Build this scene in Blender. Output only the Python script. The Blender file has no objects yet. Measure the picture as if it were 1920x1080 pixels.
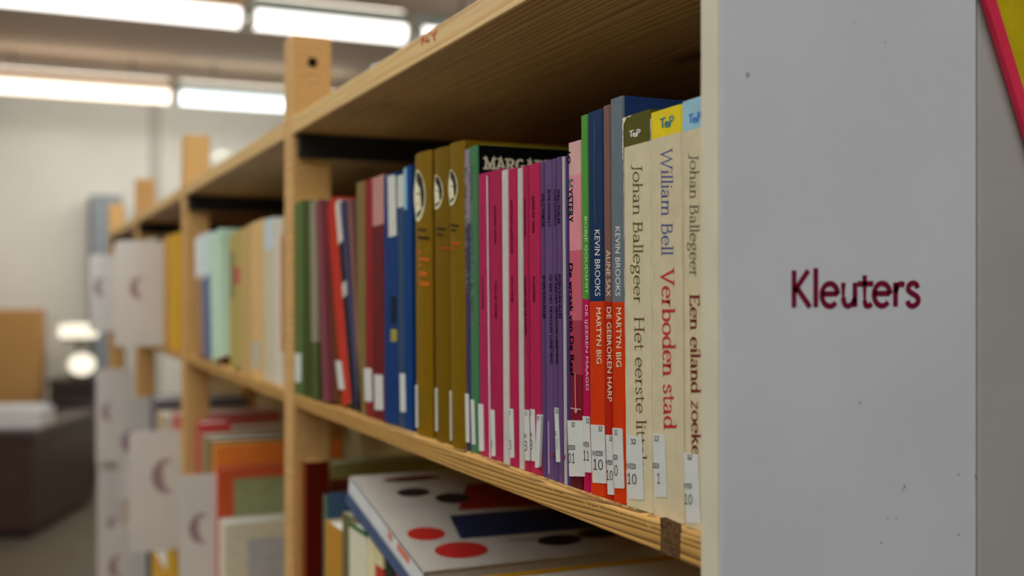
import bpy, bmesh, math, random
from mathutils import Vector, Matrix
R = math.radians
random.seed(7)
SC = bpy.context.scene
COL = SC.collection

# ------------------------------------------------------------------ camera, view, light settings
FPX, CX, HZ = 2100.0, 960.0, 550.0            # focal length in pixels, centre column, eye-level row
TH = math.atan2(936.0, FPX)                   # camera turned off the shelf run
cs, sn = math.cos(TH), math.sin(TH)
VPX = CX - FPX * math.tan(TH)
EYE = 1.35
cam_d = bpy.data.cameras.new('camera')
cam = bpy.data.objects.new('camera', cam_d)
COL.objects.link(cam)
cam.location = (0, 0, EYE)
cam.rotation_euler = (R(90), 0, -TH)
cam_d.sensor_width = 36.0
cam_d.lens = FPX / 1920.0 * 36.0
cam_d.shift_y = 10.0 / 1920.0
cam_d.clip_start = 0.02
cam_d.clip_end = 60
cam_d.dof.use_dof = True
cam_d.dof.focus_distance = 0.61
cam_d.dof.aperture_fstop = 5.4
SC.camera = cam
world = bpy.data.worlds.new('world')
SC.world = world
world.use_nodes = True
world.node_tree.nodes['Background'].inputs[0].default_value = (0.9, 0.95, 1.0, 1)
world.node_tree.nodes['Background'].inputs[1].default_value = 0.05
SC.view_settings.view_transform = 'Standard'
SC.view_settings.look = 'None'
SC.view_settings.gamma = 1.0
SC.view_settings.exposure = 0.32
SC.view_settings.use_curve_mapping = False
TUBE = 15.0                                   # luminous strength of the tubes over the aisle
TUBE_FAR = 2.4                                # tubes of the two far rows
SPG = 1.45                                    # paint = colour seen under this room's light, brought back to the surface
PLG = 1.9

# ------------------------------------------------------------------ helpers: materials
def lin(c):
    c /= 255.0
    return c / 12.92 if c <= 0.04045 else ((c + 0.055) / 1.055) ** 2.4
def alb(rgb, g):
    return tuple(min(0.88, max(0.004, lin(v) * g)) for v in rgb)
MATS = {}
def mat(rgb, g=None, rough=0.5, spec=0.35, var=0.10, vs=60.0, bump=0.0, name='paint'):
    g = SPG if g is None else g
    key = (tuple(rgb), g, rough, spec, var, vs, bump)
    if key in MATS:
        return MATS[key]
    m = bpy.data.materials.new('%s_%d_%d_%d' % (name, *[int(v) for v in rgb]))
    m.use_nodes = True
    nt = m.node_tree
    b = nt.nodes['Principled BSDF']
    a = alb(rgb, g)
    if name == 'cover':                        # printed covers keep deep, saturated inks
        a = tuple(v * min(1.0, (v / 0.5) ** 0.28) for v in a)
    tc = nt.nodes.new('ShaderNodeTexCoord')
    n = nt.nodes.new('ShaderNodeTexNoise')
    n.inputs['Scale'].default_value = vs
    n.inputs['Detail'].default_value = 4
    nt.links.new(tc.outputs['Object'], n.inputs['Vector'])
    r = nt.nodes.new('ShaderNodeValToRGB')
    r.color_ramp.elements[0].position = 0.3
    r.color_ramp.elements[1].position = 0.7
    r.color_ramp.elements[0].color = (*[v * (1 - var) for v in a], 1)
    r.color_ramp.elements[1].color = (*[min(0.9, v * (1 + var)) for v in a], 1)
    nt.links.new(n.outputs['Fac'], r.inputs['Fac'])
    nt.links.new(r.outputs['Color'], b.inputs['Base Color'])
    b.inputs['Roughness'].default_value = rough
    b.inputs['Specular IOR Level'].default_value = spec
    if bump:
        bp = nt.nodes.new('ShaderNodeBump')
        bp.inputs['Strength'].default_value = bump
        bp.inputs['Distance'].default_value = 0.001
        nt.links.new(n.outputs['Fac'], bp.inputs['Height'])
        nt.links.new(bp.outputs['Normal'], b.inputs['Normal'])
    MATS[key] = m
    return m
def flat(rgb, g=None, rough=0.6):
    return mat(rgb, g, rough, 0.08, 0.03, 80, name='ink')
def glow(rgb, strength, name):
    m = bpy.data.materials.new(name)
    m.use_nodes = True
    nt = m.node_tree
    nt.nodes.remove(nt.nodes['Principled BSDF'])
    e = nt.nodes.new('ShaderNodeEmission')
    e.inputs[0].default_value = (*rgb, 1)
    e.inputs[1].default_value = strength
    nt.links.new(e.outputs[0], nt.nodes['Material Output'].inputs[0])
    return m
def wood(name, light, dark, g, cx=0.1, cz=-0.05, ring=3.0, dist=3.0, rough=0.5, knots=True):
    """pine: growth rings round an axis along the board, stretched noise, a few knots"""
    m = bpy.data.materials.new(name)
    m.use_nodes = True
    nt = m.node_tree
    L = nt.links.new
    b = nt.nodes['Principled BSDF']
    tc = nt.nodes.new('ShaderNodeTexCoord')
    mp = nt.nodes.new('ShaderNodeMapping')
    mp.inputs['Location'].default_value = (cx, 0, cz)
    mp.inputs['Scale'].default_value = (1, 0.055, 1)
    L(tc.outputs['Object'], mp.inputs['Vector'])
    nz = nt.nodes.new('ShaderNodeTexNoise')
    nz.inputs['Scale'].default_value = 26
    nz.inputs['Detail'].default_value = 2
    L(mp.outputs['Vector'], nz.inputs['Vector'])
    sub = nt.nodes.new('ShaderNodeVectorMath')
    sub.operation = 'MULTIPLY_ADD'
    L(nz.outputs['Color'], sub.inputs[0])
    sub.inputs[1].default_value = (0.012 * dist, 0, 0.012 * dist)
    L(mp.outputs['Vector'], sub.inputs[2])
    wv = nt.nodes.new('ShaderNodeTexWave')
    wv.wave_type = 'RINGS'
    wv.rings_direction = 'Y'
    wv.wave_profile = 'SAW'
    wv.inputs['Scale'].default_value = 314.0 / ring
    wv.inputs['Distortion'].default_value = 0.6
    wv.inputs['Detail'].default_value = 2
    L(sub.outputs[0], wv.inputs['Vector'])
    rp = nt.nodes.new('ShaderNodeValToRGB')
    e = rp.color_ramp.elements
    la, da = alb(light, g), alb(dark, g)
    mid = tuple((p * 0.72 + q * 0.28) for p, q in zip(la, da))
    e[0].position, e[0].color = 0.0, (*la, 1)
    e[1].position, e[1].color = 1.0, (*da, 1)
    x = rp.color_ramp.elements.new(0.55)
    x.color = (*mid, 1)
    L(wv.outputs['Fac'], rp.inputs['Fac'])
    fib = nt.nodes.new('ShaderNodeTexNoise')
    mp2 = nt.nodes.new('ShaderNodeMapping')
    mp2.inputs['Scale'].default_value = (300, 9, 300)
    L(tc.outputs['Object'], mp2.inputs['Vector'])
    L(mp2.outputs['Vector'], fib.inputs['Vector'])
    fib.inputs['Scale'].default_value = 1.0
    fib.inputs['Detail'].default_value = 3
    mx = nt.nodes.new('ShaderNodeMix')
    mx.data_type = 'RGBA'
    mx.blend_type = 'MULTIPLY'
    mx.inputs[0].default_value = 0.5
    fr = nt.nodes.new('ShaderNodeValToRGB')
    fr.color_ramp.elements[0].position, fr.color_ramp.elements[0].color = 0.25, (0.6, 0.55, 0.5, 1)
    fr.color_ramp.elements[1].position, fr.color_ramp.elements[1].color = 0.7, (1, 1, 1, 1)
    L(fib.outputs['Fac'], fr.inputs['Fac'])
    L(rp.outputs['Color'], mx.inputs[6])
    L(fr.outputs['Color'], mx.inputs[7])
    out = mx.outputs[2]
    if knots:
        mp3 = nt.nodes.new('ShaderNodeMapping')
        mp3.inputs['Scale'].default_value = (11, 4, 11)
        L(tc.outputs['Object'], mp3.inputs['Vector'])
        vo = nt.nodes.new('ShaderNodeTexVoronoi')
        vo.inputs['Scale'].default_value = 1.0
        L(mp3.outputs['Vector'], vo.inputs['Vector'])
        kr = nt.nodes.new('ShaderNodeValToRGB')
        kr.color_ramp.elements[0].position, kr.color_ramp.elements[0].color = 0.05, (0.3, 0.2, 0.13, 1)
        kr.color_ramp.elements[1].position, kr.color_ramp.elements[1].color = 0.16, (1, 1, 1, 1)
        L(vo.outputs['Distance'], kr.inputs['Fac'])
        m2 = nt.nodes.new('ShaderNodeMix')
        m2.data_type = 'RGBA'
        m2.blend_type = 'MULTIPLY'
        m2.inputs[0].default_value = 0.8
        L(out, m2.inputs[6])
        L(kr.outputs['Color'], m2.inputs[7])
        out = m2.outputs[2]
    L(out, b.inputs['Base Color'])
    b.inputs['Roughness'].default_value = rough
    b.inputs['Specular IOR Level'].default_value = 0.25
    bp = nt.nodes.new('ShaderNodeBump')
    bp.inputs['Strength'].default_value = 0.25
    bp.inputs['Distance'].default_value = 0.0006
    L(fib.outputs['Fac'], bp.inputs['Height'])
    L(bp.outputs['Normal'], b.inputs['Normal'])
    return m

# ------------------------------------------------------------------ helpers: geometry
def tag(o, label=None, cat=None, group=None, kind=None):
    if label: o['label'] = label
    if cat: o['category'] = cat
    if group: o['group'] = group
    if kind: o['kind'] = kind
    return o
def empty(name, label, cat, loc=(0, 0, 0), rot=(0, 0, 0), group=None):
    o = bpy.data.objects.new(name, None)
    COL.objects.link(o)
    o.empty_display_size = 0.05
    o.location, o.rotation_euler = loc, rot
    return tag(o, label, cat, group)
class MB:
    def __init__(s):
        s.v, s.f, s.m = [], [], []
    def quad(s, pts, mi=0):
        k = len(s.v)
        s.v += [tuple(p) for p in pts]
        s.f.append(tuple(range(k, k + len(pts))))
        s.m.append(mi)
    def box(s, x0, x1, y0, y1, z0, z1, mi=0):
        k = len(s.v)
        s.v += [(x, y, z) for x in (x0, x1) for y in (y0, y1) for z in (z0, z1)]
        for q in ((0, 1, 3, 2), (4, 6, 7, 5), (0, 4, 5, 1), (2, 3, 7, 6), (0, 2, 6, 4), (1, 5, 7, 3)):
            s.f.append(tuple(k + i for i in q))
            s.m.append(mi)
    def prism(s, poly, y0, y1, mi=0, axis='y'):
        n, k = len(poly), len(s.v)
        def P(a, b, t):
            return (a, t, b) if axis == 'y' else (t, a, b) if axis == 'x' else (a, b, t)
        s.v += [P(a, b, y0) for a, b in poly] + [P(a, b, y1) for a, b in poly]
        for i in range(n):
            j = (i + 1) % n
            s.f.append((k + i, k + j, k + n + j, k + n + i))
            s.m.append(mi)
        s.f.append(tuple(range(k, k + n)))
        s.f.append(tuple(range(k + 2 * n - 1, k + n - 1, -1)))
        s.m += [mi, mi]
    def lathe(s, prof, n=24, mi=0, cx=0, cy=0):
        k = len(s.v)
        for r, z in prof:
            for i in range(n):
                a = 2 * math.pi * i / n
                s.v.append((cx + r * math.cos(a), cy + r * math.sin(a), z))
        for j in range(len(prof) - 1):
            for i in range(n):
                i2 = (i + 1) % n
                s.f.append((k + j * n + i, k + j * n + i2, k + (j + 1) * n + i2, k + (j + 1) * n + i))
                s.m.append(mi)
    def build(s, name, mats, parent=None, bevel=0.0, smooth=False, fix=True):
        me = bpy.data.meshes.new(name)
        me.from_pydata(s.v, [], s.f)
        for m in (mats if isinstance(mats, (list, tuple)) else [mats]):
            me.materials.append(m)
        for p, i in zip(me.polygons, s.m):
            p.material_index = i
            p.use_smooth = smooth
        if fix:
            bm = bmesh.new()
            bm.from_mesh(me)
            bmesh.ops.recalc_face_normals(bm, faces=bm.faces)
            bm.to_mesh(me)
            bm.free()
        me.update()
        o = bpy.data.objects.new(name, me)
        COL.objects.link(o)
        if parent: o.parent = parent
        if bevel:
            bv = o.modifiers.new('bevel', 'BEVEL')
            bv.width, bv.segments, bv.limit_method = bevel, 2, 'ANGLE'
        return o
def onX(x, y, X):
    """point of the plane X = const that is seen at column x, row y: world (Y, Z)"""
    z = FPX * X / (cs * (x - VPX))
    return ((z - X * sn) / cs, EYE + (HZ - y) * z / FPX)
def onY(x, y, Y):
    """point of the plane Y = const seen at column x, row y: world (X, Z)"""
    q = (x - CX) / FPX
    X = Y * (sn + q * cs) / (cs - q * sn)
    return (X, EYE + (HZ - y) * (X * sn + Y * cs) / FPX)
def at(x, y, z):
    xc = (x - CX) / FPX * z
    return Vector((xc * cs + z * sn, z * cs - xc * sn, EYE + (HZ - y) * z / FPX))

# ------------------------------------------------------------------ lettering
def arc(cx, cy, rx, ry, a0, a1, n=16):
    return [(cx + rx * math.cos(R(a0 + (a1 - a0) * i / n)), cy + ry * math.sin(R(a0 + (a1 - a0) * i / n))) for i in range(n + 1)]
def spl(pts, n=6):
    out = []
    P = [pts[0]] + list(pts) + [pts[-1]]
    for i in range(1, len(P) - 2):
        for k in range(n):
            t = k / n
            out.append(tuple(0.5 * (2 * P[i][d] + (P[i + 1][d] - P[i - 1][d]) * t + (2 * P[i - 1][d] - 5 * P[i][d] + 4 * P[i + 1][d] - P[i + 2][d]) * t * t
                                    + (3 * P[i][d] - P[i - 1][d] - 3 * P[i + 1][d] + P[i + 2][d]) * t ** 3) for d in (0, 1)))
    return out + [pts[-1]]
XH = 0.66
GL = {   # advance, strokes, serifs (x, y, left reach, right reach)
 ' ': (.36, [], []),
 'l': (.28, [[(.14, 0), (.14, 1.06)]], [(.14, 0, .1, .1), (.14, 1.04, .1, 0)]),
 'i': (.28, [[(.14, 0), (.14, XH)], [(.14, .86), (.14, .96)]], [(.14, 0, .1, .1), (.14, XH - .02, .1, 0)]),
 'h': (.68, [[(.14, 0), (.14, 1.06)], spl([(.14, .42), (.24, .58), (.37, .63), (.5, .56), (.54, .4)]) + [(.54, 0)]], [(.14, 0, .1, .1), (.54, 0, .1, .1), (.14, 1.04, .1, 0)]),
 'n': (.68, [[(.14, 0), (.14, XH)], spl([(.14, .42), (.24, .58), (.37, .63), (.5, .56), (.54, .4)]) + [(.54, 0)]], [(.14, 0, .1, .1), (.54, 0, .1, .1), (.14, XH - .02, .1, 0)]),
 'm': (1.04, [[(.14, 0), (.14, XH)], spl([(.14, .42), (.23, .58), (.34, .63), (.47, .56), (.5, .4)]) + [(.5, 0)], spl([(.5, .42), (.6, .58), (.71, .63), (.84, .56), (.88, .4)]) + [(.88, 0)]],
       [(.14, 0, .1, .1), (.5, 0, .09, .09), (.88, 0, .1, .1), (.14, XH - .02, .1, 0)]),
 'u': (.66, [[(.14, XH), (.14, .25)] + spl([(.14, .25), (.18, .09), (.3, .02), (.44, .1), (.52, .25)]), [(.52, XH), (.52, 0)]], [(.14, XH - .02, .1, 0), (.52, XH - .02, .1, 0)]),
 'o': (.68, [arc(.34, .33, .27, .31, 0, 360, 26)], []),
 'e': (.64, [arc(.33, .33, .26, .31, 3, 318, 24), [(.08, .36), (.58, .36)]], []),
 'a': (.62, [spl([(.1, .5), (.2, .62), (.34, .62), (.44, .5), (.45, .36)]) + [(.45, .12), (.5, .02), (.58, .03)], spl([(.45, .38), (.24, .34), (.1, .24), (.11, .08), (.24, .02), (.37, .08), (.45, .2)])], []),
 'r': (.46, [[(.14, 0), (.14, XH)], spl([(.14, .38), (.2, .54), (.3, .62), (.43, .59)])], [(.14, 0, .1, .12), (.14, XH - .02, .1, 0)]),
 's': (.52, [spl([(.42, .5), (.36, .61), (.24, .64), (.12, .56), (.13, .43), (.27, .34), (.41, .25), (.42, .1), (.28, .01), (.14, .04), (.08, .15)])], []),
 't': (.44, [[(.19, .86), (.19, .16)] + spl([(.19, .16), (.23, .04), (.32, .02), (.42, .08)])], [(.19, XH - .03, .15, .2)]),
 'd': (.7, [arc(.32, .33, .24, .31, 35, 325, 22), [(.56, 0), (.56, 1.06)]], [(.56, 1.04, .1, 0), (.56, 0, 0, .1)]),
 'b': (.7, [arc(.38, .33, .24, .31, 145, -145, 22), [(.14, 0), (.14, 1.06)]], [(.14, 1.04, .1, 0)]),
 'k': (.66, [[(.14, 0), (.14, 1.06)], [(.14, .28), (.52, .64)], [(.28, .41), (.58, 0)]], [(.14, 0, .1, .1), (.58, 0, .1, .08), (.52, XH - .02, .1, .08), (.14, 1.04, .1, 0)]),
 'z': (.56, [[(.08, .63), (.48, .63), (.06, .03), (.5, .03)]], []),
 'g': (.64, [arc(.3, .43, .2, .21, 0, 360, 20), spl([(.2, .25), (.13, .14), (.22, .06), (.42, .03), (.55, -.08), (.48, -.24), (.3, -.3), (.12, -.26), (.07, -.13), (.18, .02)]), [(.44, .57), (.6, .64)]], []),
 'J': (.46, [[(.3, 1), (.3, .12)] + spl([(.3, .12), (.26, -.08), (.14, -.16), (.02, -.12)])], [(.3, .98, .14, .12)]),
 'B': (.74, [[(.14, 0), (.14, 1)], [(.14, .97)] + spl([(.34, .97), (.52, .9), (.52, .64), (.34, .54)]) + [(.14, .54)], [(.34, .54)] + spl([(.38, .54), (.6, .45), (.61, .13), (.4, .03)]) + [(.14, .03)]], [(.14, 0, .1, 0), (.14, .98, .1, 0)]),
 'H': (.94, [[(.14, 0), (.14, 1)], [(.78, 0), (.78, 1)], [(.14, .52), (.78, .52)]], [(.14, 0, .12, .12), (.14, .98, .12, .12), (.78, 0, .12, .12), (.78, .98, .12, .12)]),
 'E': (.72, [[(.14, 0), (.14, 1)], [(.14, .97), (.6, .97), (.62, .8)], [(.14, .53), (.5, .53)], [(.14, .03), (.62, .03), (.65, .22)]], [(.14, 0, .1, 0), (.14, .98, .1, 0)]),
 'W': (1.3, [[(.08, 1), (.38, 0), (.65, .95), (.92, 0), (1.22, 1)]], [(.08, .98, .1, .12), (1.22, .98, .12, .1)]),
 'V': (.86, [[(.08, 1), (.42, 0), (.76, 1)]], [(.08, .98, .1, .14), (.76, .98, .12, .1)]),
 'K': (.72, [[(.14, 0), (.14, 1)], [(.14, .42), (.6, 1)], [(.24, .52), (.66, 0)]], [(.14, 0, .1, .1), (.14, .98, .1, .1), (.66, 0, .1, .08), (.6, .98, .1, .08)]),
 'M': (1.08, [[(.16, 0), (.16, 1), (.53, .2), (.9, 1), (.9, 0)]], [(.16, 0, .14, .14), (.9, 0, .14, .14), (.16, .95, .14, .04), (.9, .95, .04, .14)]),
 'A': (.92, [[(.12, 0), (.46, 1), (.8, 0)], [(.24, .33), (.68, .33)]], [(.12, 0, .12, .14), (.8, 0, .14, .12), (.46, .95, .16, .02)]),
 'R': (.86, [[(.16, 0), (.16, 1)], [(.16, .95)] + spl([(.42, .95), (.64, .86), (.64, .58), (.42, .48)]) + [(.16, .48)], [(.42, .48), (.72, 0)]], [(.16, 0, .14, .12), (.72, 0, .1, .12), (.16, .95, .14, 0)]),
 'G': (.9, [arc(.46, .5, .34, .46, 45, 350, 24), [(.8, .05), (.8, .42)]], [(.78, .42, .16, .1)]),
 '0': (.74, [arc(.37, .5, .25, .47, 0, 360, 24)], []),
 '1': (.66, [[(.12, .82), (.24, .85), (.36, 1.0), (.36, 0)], [(.12, .03), (.6, .03)]], []),
 '2': (.68, [spl([(.1, .8), (.22, .97), (.42, .97), (.54, .8), (.46, .55), (.26, .28), (.08, .04)]) + [(.6, .04)]], []),
 '3': (.68, [spl([(.1, .9), (.28, .98), (.5, .9), (.5, .66), (.32, .54), (.2, .54)]), spl([(.2, .54), (.36, .53), (.56, .4), (.5, .12), (.3, .02), (.08, .1)])], []),
 '(': (.4, [spl([(.3, 1.0), (.16, .75), (.12, .5), (.16, .25), (.3, .0)])], []),
 '.': (.2, [[(.1, 0), (.1, .16)]], []),
 'T': (.82, [[(.41, 0), (.41, 1)], [(.06, .8), (.06, .95), (.76, .95), (.76, .8)]], [(.41, 0, .14, .14)]),
}
def ribbon(mb, pts, W, T, fn):
    n = len(pts)
    L, Rr = [], []
    closed = n > 3 and abs(pts[0][0] - pts[-1][0]) < 1e-6 and abs(pts[0][1] - pts[-1][1]) < 1e-6
    for i, p in enumerate(pts):
        def dirn(a, b):
            dx, dy = b[0] - a[0], b[1] - a[1]
            l = math.hypot(dx, dy) or 1
            return dx / l, dy / l
        ds = []
        if i > 0: ds.append(dirn(pts[i - 1], p))
        elif closed: ds.append(dirn(pts[-2], p))
        if i < n - 1: ds.append(dirn(p, pts[i + 1]))
        elif closed: ds.append(dirn(p, pts[1]))
        dx, dy = sum(d[0] for d in ds), sum(d[1] for d in ds)
        l = math.hypot(dx, dy)
        if l < 1e-6: dx, dy, l = ds[0][0], ds[0][1], 1
        nx, ny = -dy / l, dx / l
        mit = 1.0
        if len(ds) == 2:
            mit = min(2.2, 1 / max(.35, ds[0][0] * dx / l + ds[0][1] * dy / l))
        a, b = ds[0]
        hw = 0.5 * math.hypot(W * b, T * a) * mit if len(ds) == 1 else 0.25 * mit * (math.hypot(W * ds[0][1], T * ds[0][0]) + math.hypot(W * ds[1][1], T * ds[1][0]))
        L.append(fn(p[0] + nx * hw, p[1] + ny * hw))
        Rr.append(fn(p[0] - nx * hw, p[1] - ny * hw))
    for i in range(n - 1):
        mb.quad([L[i], L[i + 1], Rr[i + 1], Rr[i]])
def stroke_len(s, sp=0.0):
    return sum(GL[c][0] + sp for c in s) - sp
def stroke_text(mb, s, fn, W, T, serif, sp=0.0):
    """fn maps (advance 0..length, height 0..1) to a 3-D point"""
    x = 0.0
    for c in s:
        adv, st, se = GL[c]
        for p in st:
            ribbon(mb, [(x + a, b) for a, b in p], W, T, fn)
        for (a, b, l, r) in (se if (serif or c == 't') else []):
            y = min(max(b, serif / 2 if serif else 0), 2)
            th = serif if serif else T
            ribbon(mb, [(x + a - l - W / 2 * (l > 0), y), (x + a + r + W / 2 * (r > 0), y)], th, th, fn)
        x += adv + sp
FONT_CACHE = {}
def sans_mesh(s):
    if s not in FONT_CACHE:
        cu = bpy.data.curves.new('text', 'FONT')
        cu.body = s
        cu.resolution_u = 3
        o = bpy.data.objects.new('text', cu)
        COL.objects.link(o)
        bpy.context.view_layer.update()
        me = bpy.data.meshes.new_from_object(o.evaluated_get(bpy.context.evaluated_depsgraph_get()))
        v = [(p.co.x, p.co.y) for p in me.vertices]
        f = [tuple(p.vertices) for p in me.polygons]
        bpy.data.meshes.remove(me)
        bpy.data.objects.remove(o)
        bpy.data.curves.remove(cu)
        FONT_CACHE[s] = (v, f)
    return FONT_CACHE[s]
def sans_text(mb, s, fn, bold=0.0, caps=None):
    v, f = sans_mesh(s)
    x0, x1 = min(p[0] for p in v), max(p[0] for p in v)
    y0, y1 = (min(p[1] for p in v), max(p[1] for p in v)) if caps is None else caps
    for dx, dy in ([(0, 0)] if not bold else [(-bold, 0), (bold, 0), (0, -bold), (0, bold)]):
        k = len(mb.v)
        mb.v += [fn((p[0] - x0) / (x1 - x0) + dx * (y1 - y0) / (x1 - x0), (p[1] - y0) / (y1 - y0) + dy) for p in v]
        mb.f += [tuple(k + i for i in q) for q in f]
        mb.m += [0] * len(f)
def bil(q, u, v):
    """q = text box corners as read: top-left, top-right, bottom-right, bottom-left (columns, rows)"""
    (ax, ay), (bx, by), (cx_, cy_), (dx, dy) = q
    x = (1 - v) * ((1 - u) * dx + u * cx_) + v * ((1 - u) * ax + u * bx)
    y = (1 - v) * ((1 - u) * dy + u * cy_) + v * ((1 - u) * ay + u * by)
    return x, y
def down(xl0, xr0, y0, xl1, xr1, y1):
    """a line of writing that runs down a spine: baseline on the left, tops on the right"""
    return ((xr0, y0), (xr1, y1), (xl1, y1), (xl0, y0))

# ------------------------------------------------------------------ books
DB, DS, DP = 0.286, 0.278, 0.270              # spine plane, shelf front, end-panel front
SHELF_TOP = EYE - .346 * DB / cs              # main shelf
class Book: pass
PAGE = (205, 195, 170)
def book(label, xl, xr, ytop, bands, lean=0.9, depth=0.13, X=DB, base=None, r=0.0012, th=0.0006, cover=None, group=None, rough=0.42,
         y_ref=550, name='book', page=PAGE, g=None, round_spine=False, gap=0.0002):
    """bands: [(row where the band ends on the spine, colour), ..., (None, colour)]"""
    base = SHELF_TOP if base is None else base
    group = group or ('books standing on the main shelf' if abs(base - SHELF_TOP) < .01 else 'picture books on the lower shelf' if base > EYE - .6 else 'books on the bottom shelf')
    ya, _ = onX(xl, y_ref, X)
    yb, _ = onX(xr, y_ref, X)
    lr = R(lean)
    w = (ya - yb) * math.cos(lr) - gap
    yc, zc = onX(2 * (xl - VPX) * (xr - VPX) / (xl + xr - 2 * VPX) + VPX, y_ref, X)
    zo = base + w / 2 * math.sin(abs(lr)) + 0.0001
    yo = yc - math.tan(lr) * (zc - zo)
    _, zt = onX(xl, ytop, X)
    H = (zt - zo) / math.cos(lr)
    root = empty(name, label, 'book', (X, yo, zo), (-lr, 0, 0), group)
    xc = (xl + xr) / 2
    zs, cols = [0.0], []
    for yb_, c in reversed(bands):
        cols.append(c)
    for yb_, c in reversed(bands[:-1]):
        zs.append((onX(xl, yb_, X)[1] - zo) / math.cos(lr))
    zs.append(H)
    ms, idx = [], []
    for c in cols:
        m = mat(c, g, rough + .06, 0.10, 0.06, 90, name='cover')
        if m not in ms: ms.append(m)
        idx.append(ms.index(m))
    ci = None
    if cover:
        m = mat(cover, g, rough + .06, 0.10, 0.05, 90, name='cover')
        if m not in ms: ms.append(m)
        ci = ms.index(m)
    # outline of the cover in plan: board, rounded corner, spine, rounded corner, board
    if round_spine:
        n = 10
        sp = [(0.003 * (1 - math.cos(math.pi / 2 * abs(2 * i / n - 1))) , -w / 2 + w * i / n) for i in range(n + 1)]
        outl = [(depth, -w / 2)] + sp + [(depth, w / 2)]
        nsp = (1, n)
    else:
        rr = min(r, w * 0.45)
        A1 = [(rr - rr * math.sin(R(a)), -w / 2 + rr - rr * math.cos(R(a))) for a in (0, 30, 60, 90)]
        A2 = [(rr - rr * math.cos(R(a)), w / 2 - rr + rr * math.sin(R(a))) for a in (0, 30, 60, 90)]
        outl = [(depth, -w / 2)] + A1 + A2 + [(depth, w / 2)]
        nsp = (1, len(outl) - 2)
    t = min(th, w * 0.2)
    inn = []
    for i, (x, y) in enumerate(outl):
        k = (w / 2 - t) / (w / 2)
        inn.append((x + (t if i not in (0, len(outl) - 1) else 0), y * k))
    mb = MB()
    n = len(outl)
    for j in range(len(zs) - 1):
        for i in range(n - 1):
            (x0, y0), (x1, y1) = outl[i], outl[i + 1]
            side = i == 0 or i == n - 2
            mi = ci if (side and ci is not None) else idx[j]
            mb.quad([(x0, y0, zs[j]), (x1, y1, zs[j]), (x1, y1, zs[j + 1]), (x0, y0, zs[j + 1])], mi)
    for j, z in ((0, 0.0), (-1, H)):
        for i in range(n - 1):
            mi = ci if ((i == 0 or i == n - 2) and ci is not None) else idx[j]
            mb.quad([(*outl[i], z), (*outl[i + 1], z), (*inn[i + 1], z), (*inn[i], z)], mi)
    for i in range(n - 1):
        mb.quad([(*inn[i], 0), (*inn[i + 1], 0), (*inn[i + 1], H), (*inn[i], H)], idx[0] if ci is None else ci)
    for i in (0, n - 1):
        mb.quad([(*outl[i], 0), (*inn[i], 0), (*inn[i], H), (*outl[i], H)], idx[0])
    mb.build('cover', ms, root)
    if w > 0.002:
        pb = MB()
        pin = 0.0015 if th < 0.001 else 0.003
        pb.box(0.0012 + (0.004 if round_spine else 0), depth - pin, -w / 2 + t * 1.02, w / 2 - t * 1.02, 0.0004 + pin * (th > .001), H - pin * (1.0 if th > .001 else 0.25))
        pb.build('page_block', mat(page, g, 0.9, 0.1, 0.08, 400, bump=0.3, name='paper'), root)
    B = Book()
    B.root, B.X, B.yo, B.zo, B.lr, B.w, B.H, B.depth = root, X, yo, zo, lr, w, H, depth
    B.xl, B.xr = xl, xr
    B.rs = round_spine
    return B
def loc(B, x, y, off):
    """spine point seen at column x, row y, in the book's own axes"""
    Y, Z = onX(x, y, B.X)
    dy, dz = Y - B.yo, Z - B.zo
    c, s = math.cos(B.lr), math.sin(B.lr)
    yy, zz = dy * c - dz * s, dy * s + dz * c
    dx = 0.0
    if B.rs:
        dx = 0.003 * (1 - math.cos(math.pi / 2 * min(1, abs(2 * yy / B.w))))
    return (-off + dx, yy, zz)
def spine_sans(B, s, q, rgb, bold=0.0, off=0.00015, parent=None, name='lettering', caps=None):
    mb = MB()
    sans_text(mb, s, lambda u, v: loc(B, *bil(q, u, v), off), bold, caps)
    return mb.build(name, flat(rgb), parent or B.root, fix=False)
def spine_serif(B, s, q, rgb, W=.11, T=.055, serif=.05, sp=0.02, off=0.00015):
    mb = MB()
    ln = stroke_len(s, sp)
    stroke_text(mb, s, lambda u, v: loc(B, *bil(q, u / ln, v), off), W, T, serif, sp)
    return mb.build('lettering', flat(rgb), B.root, fix=False)
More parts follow.
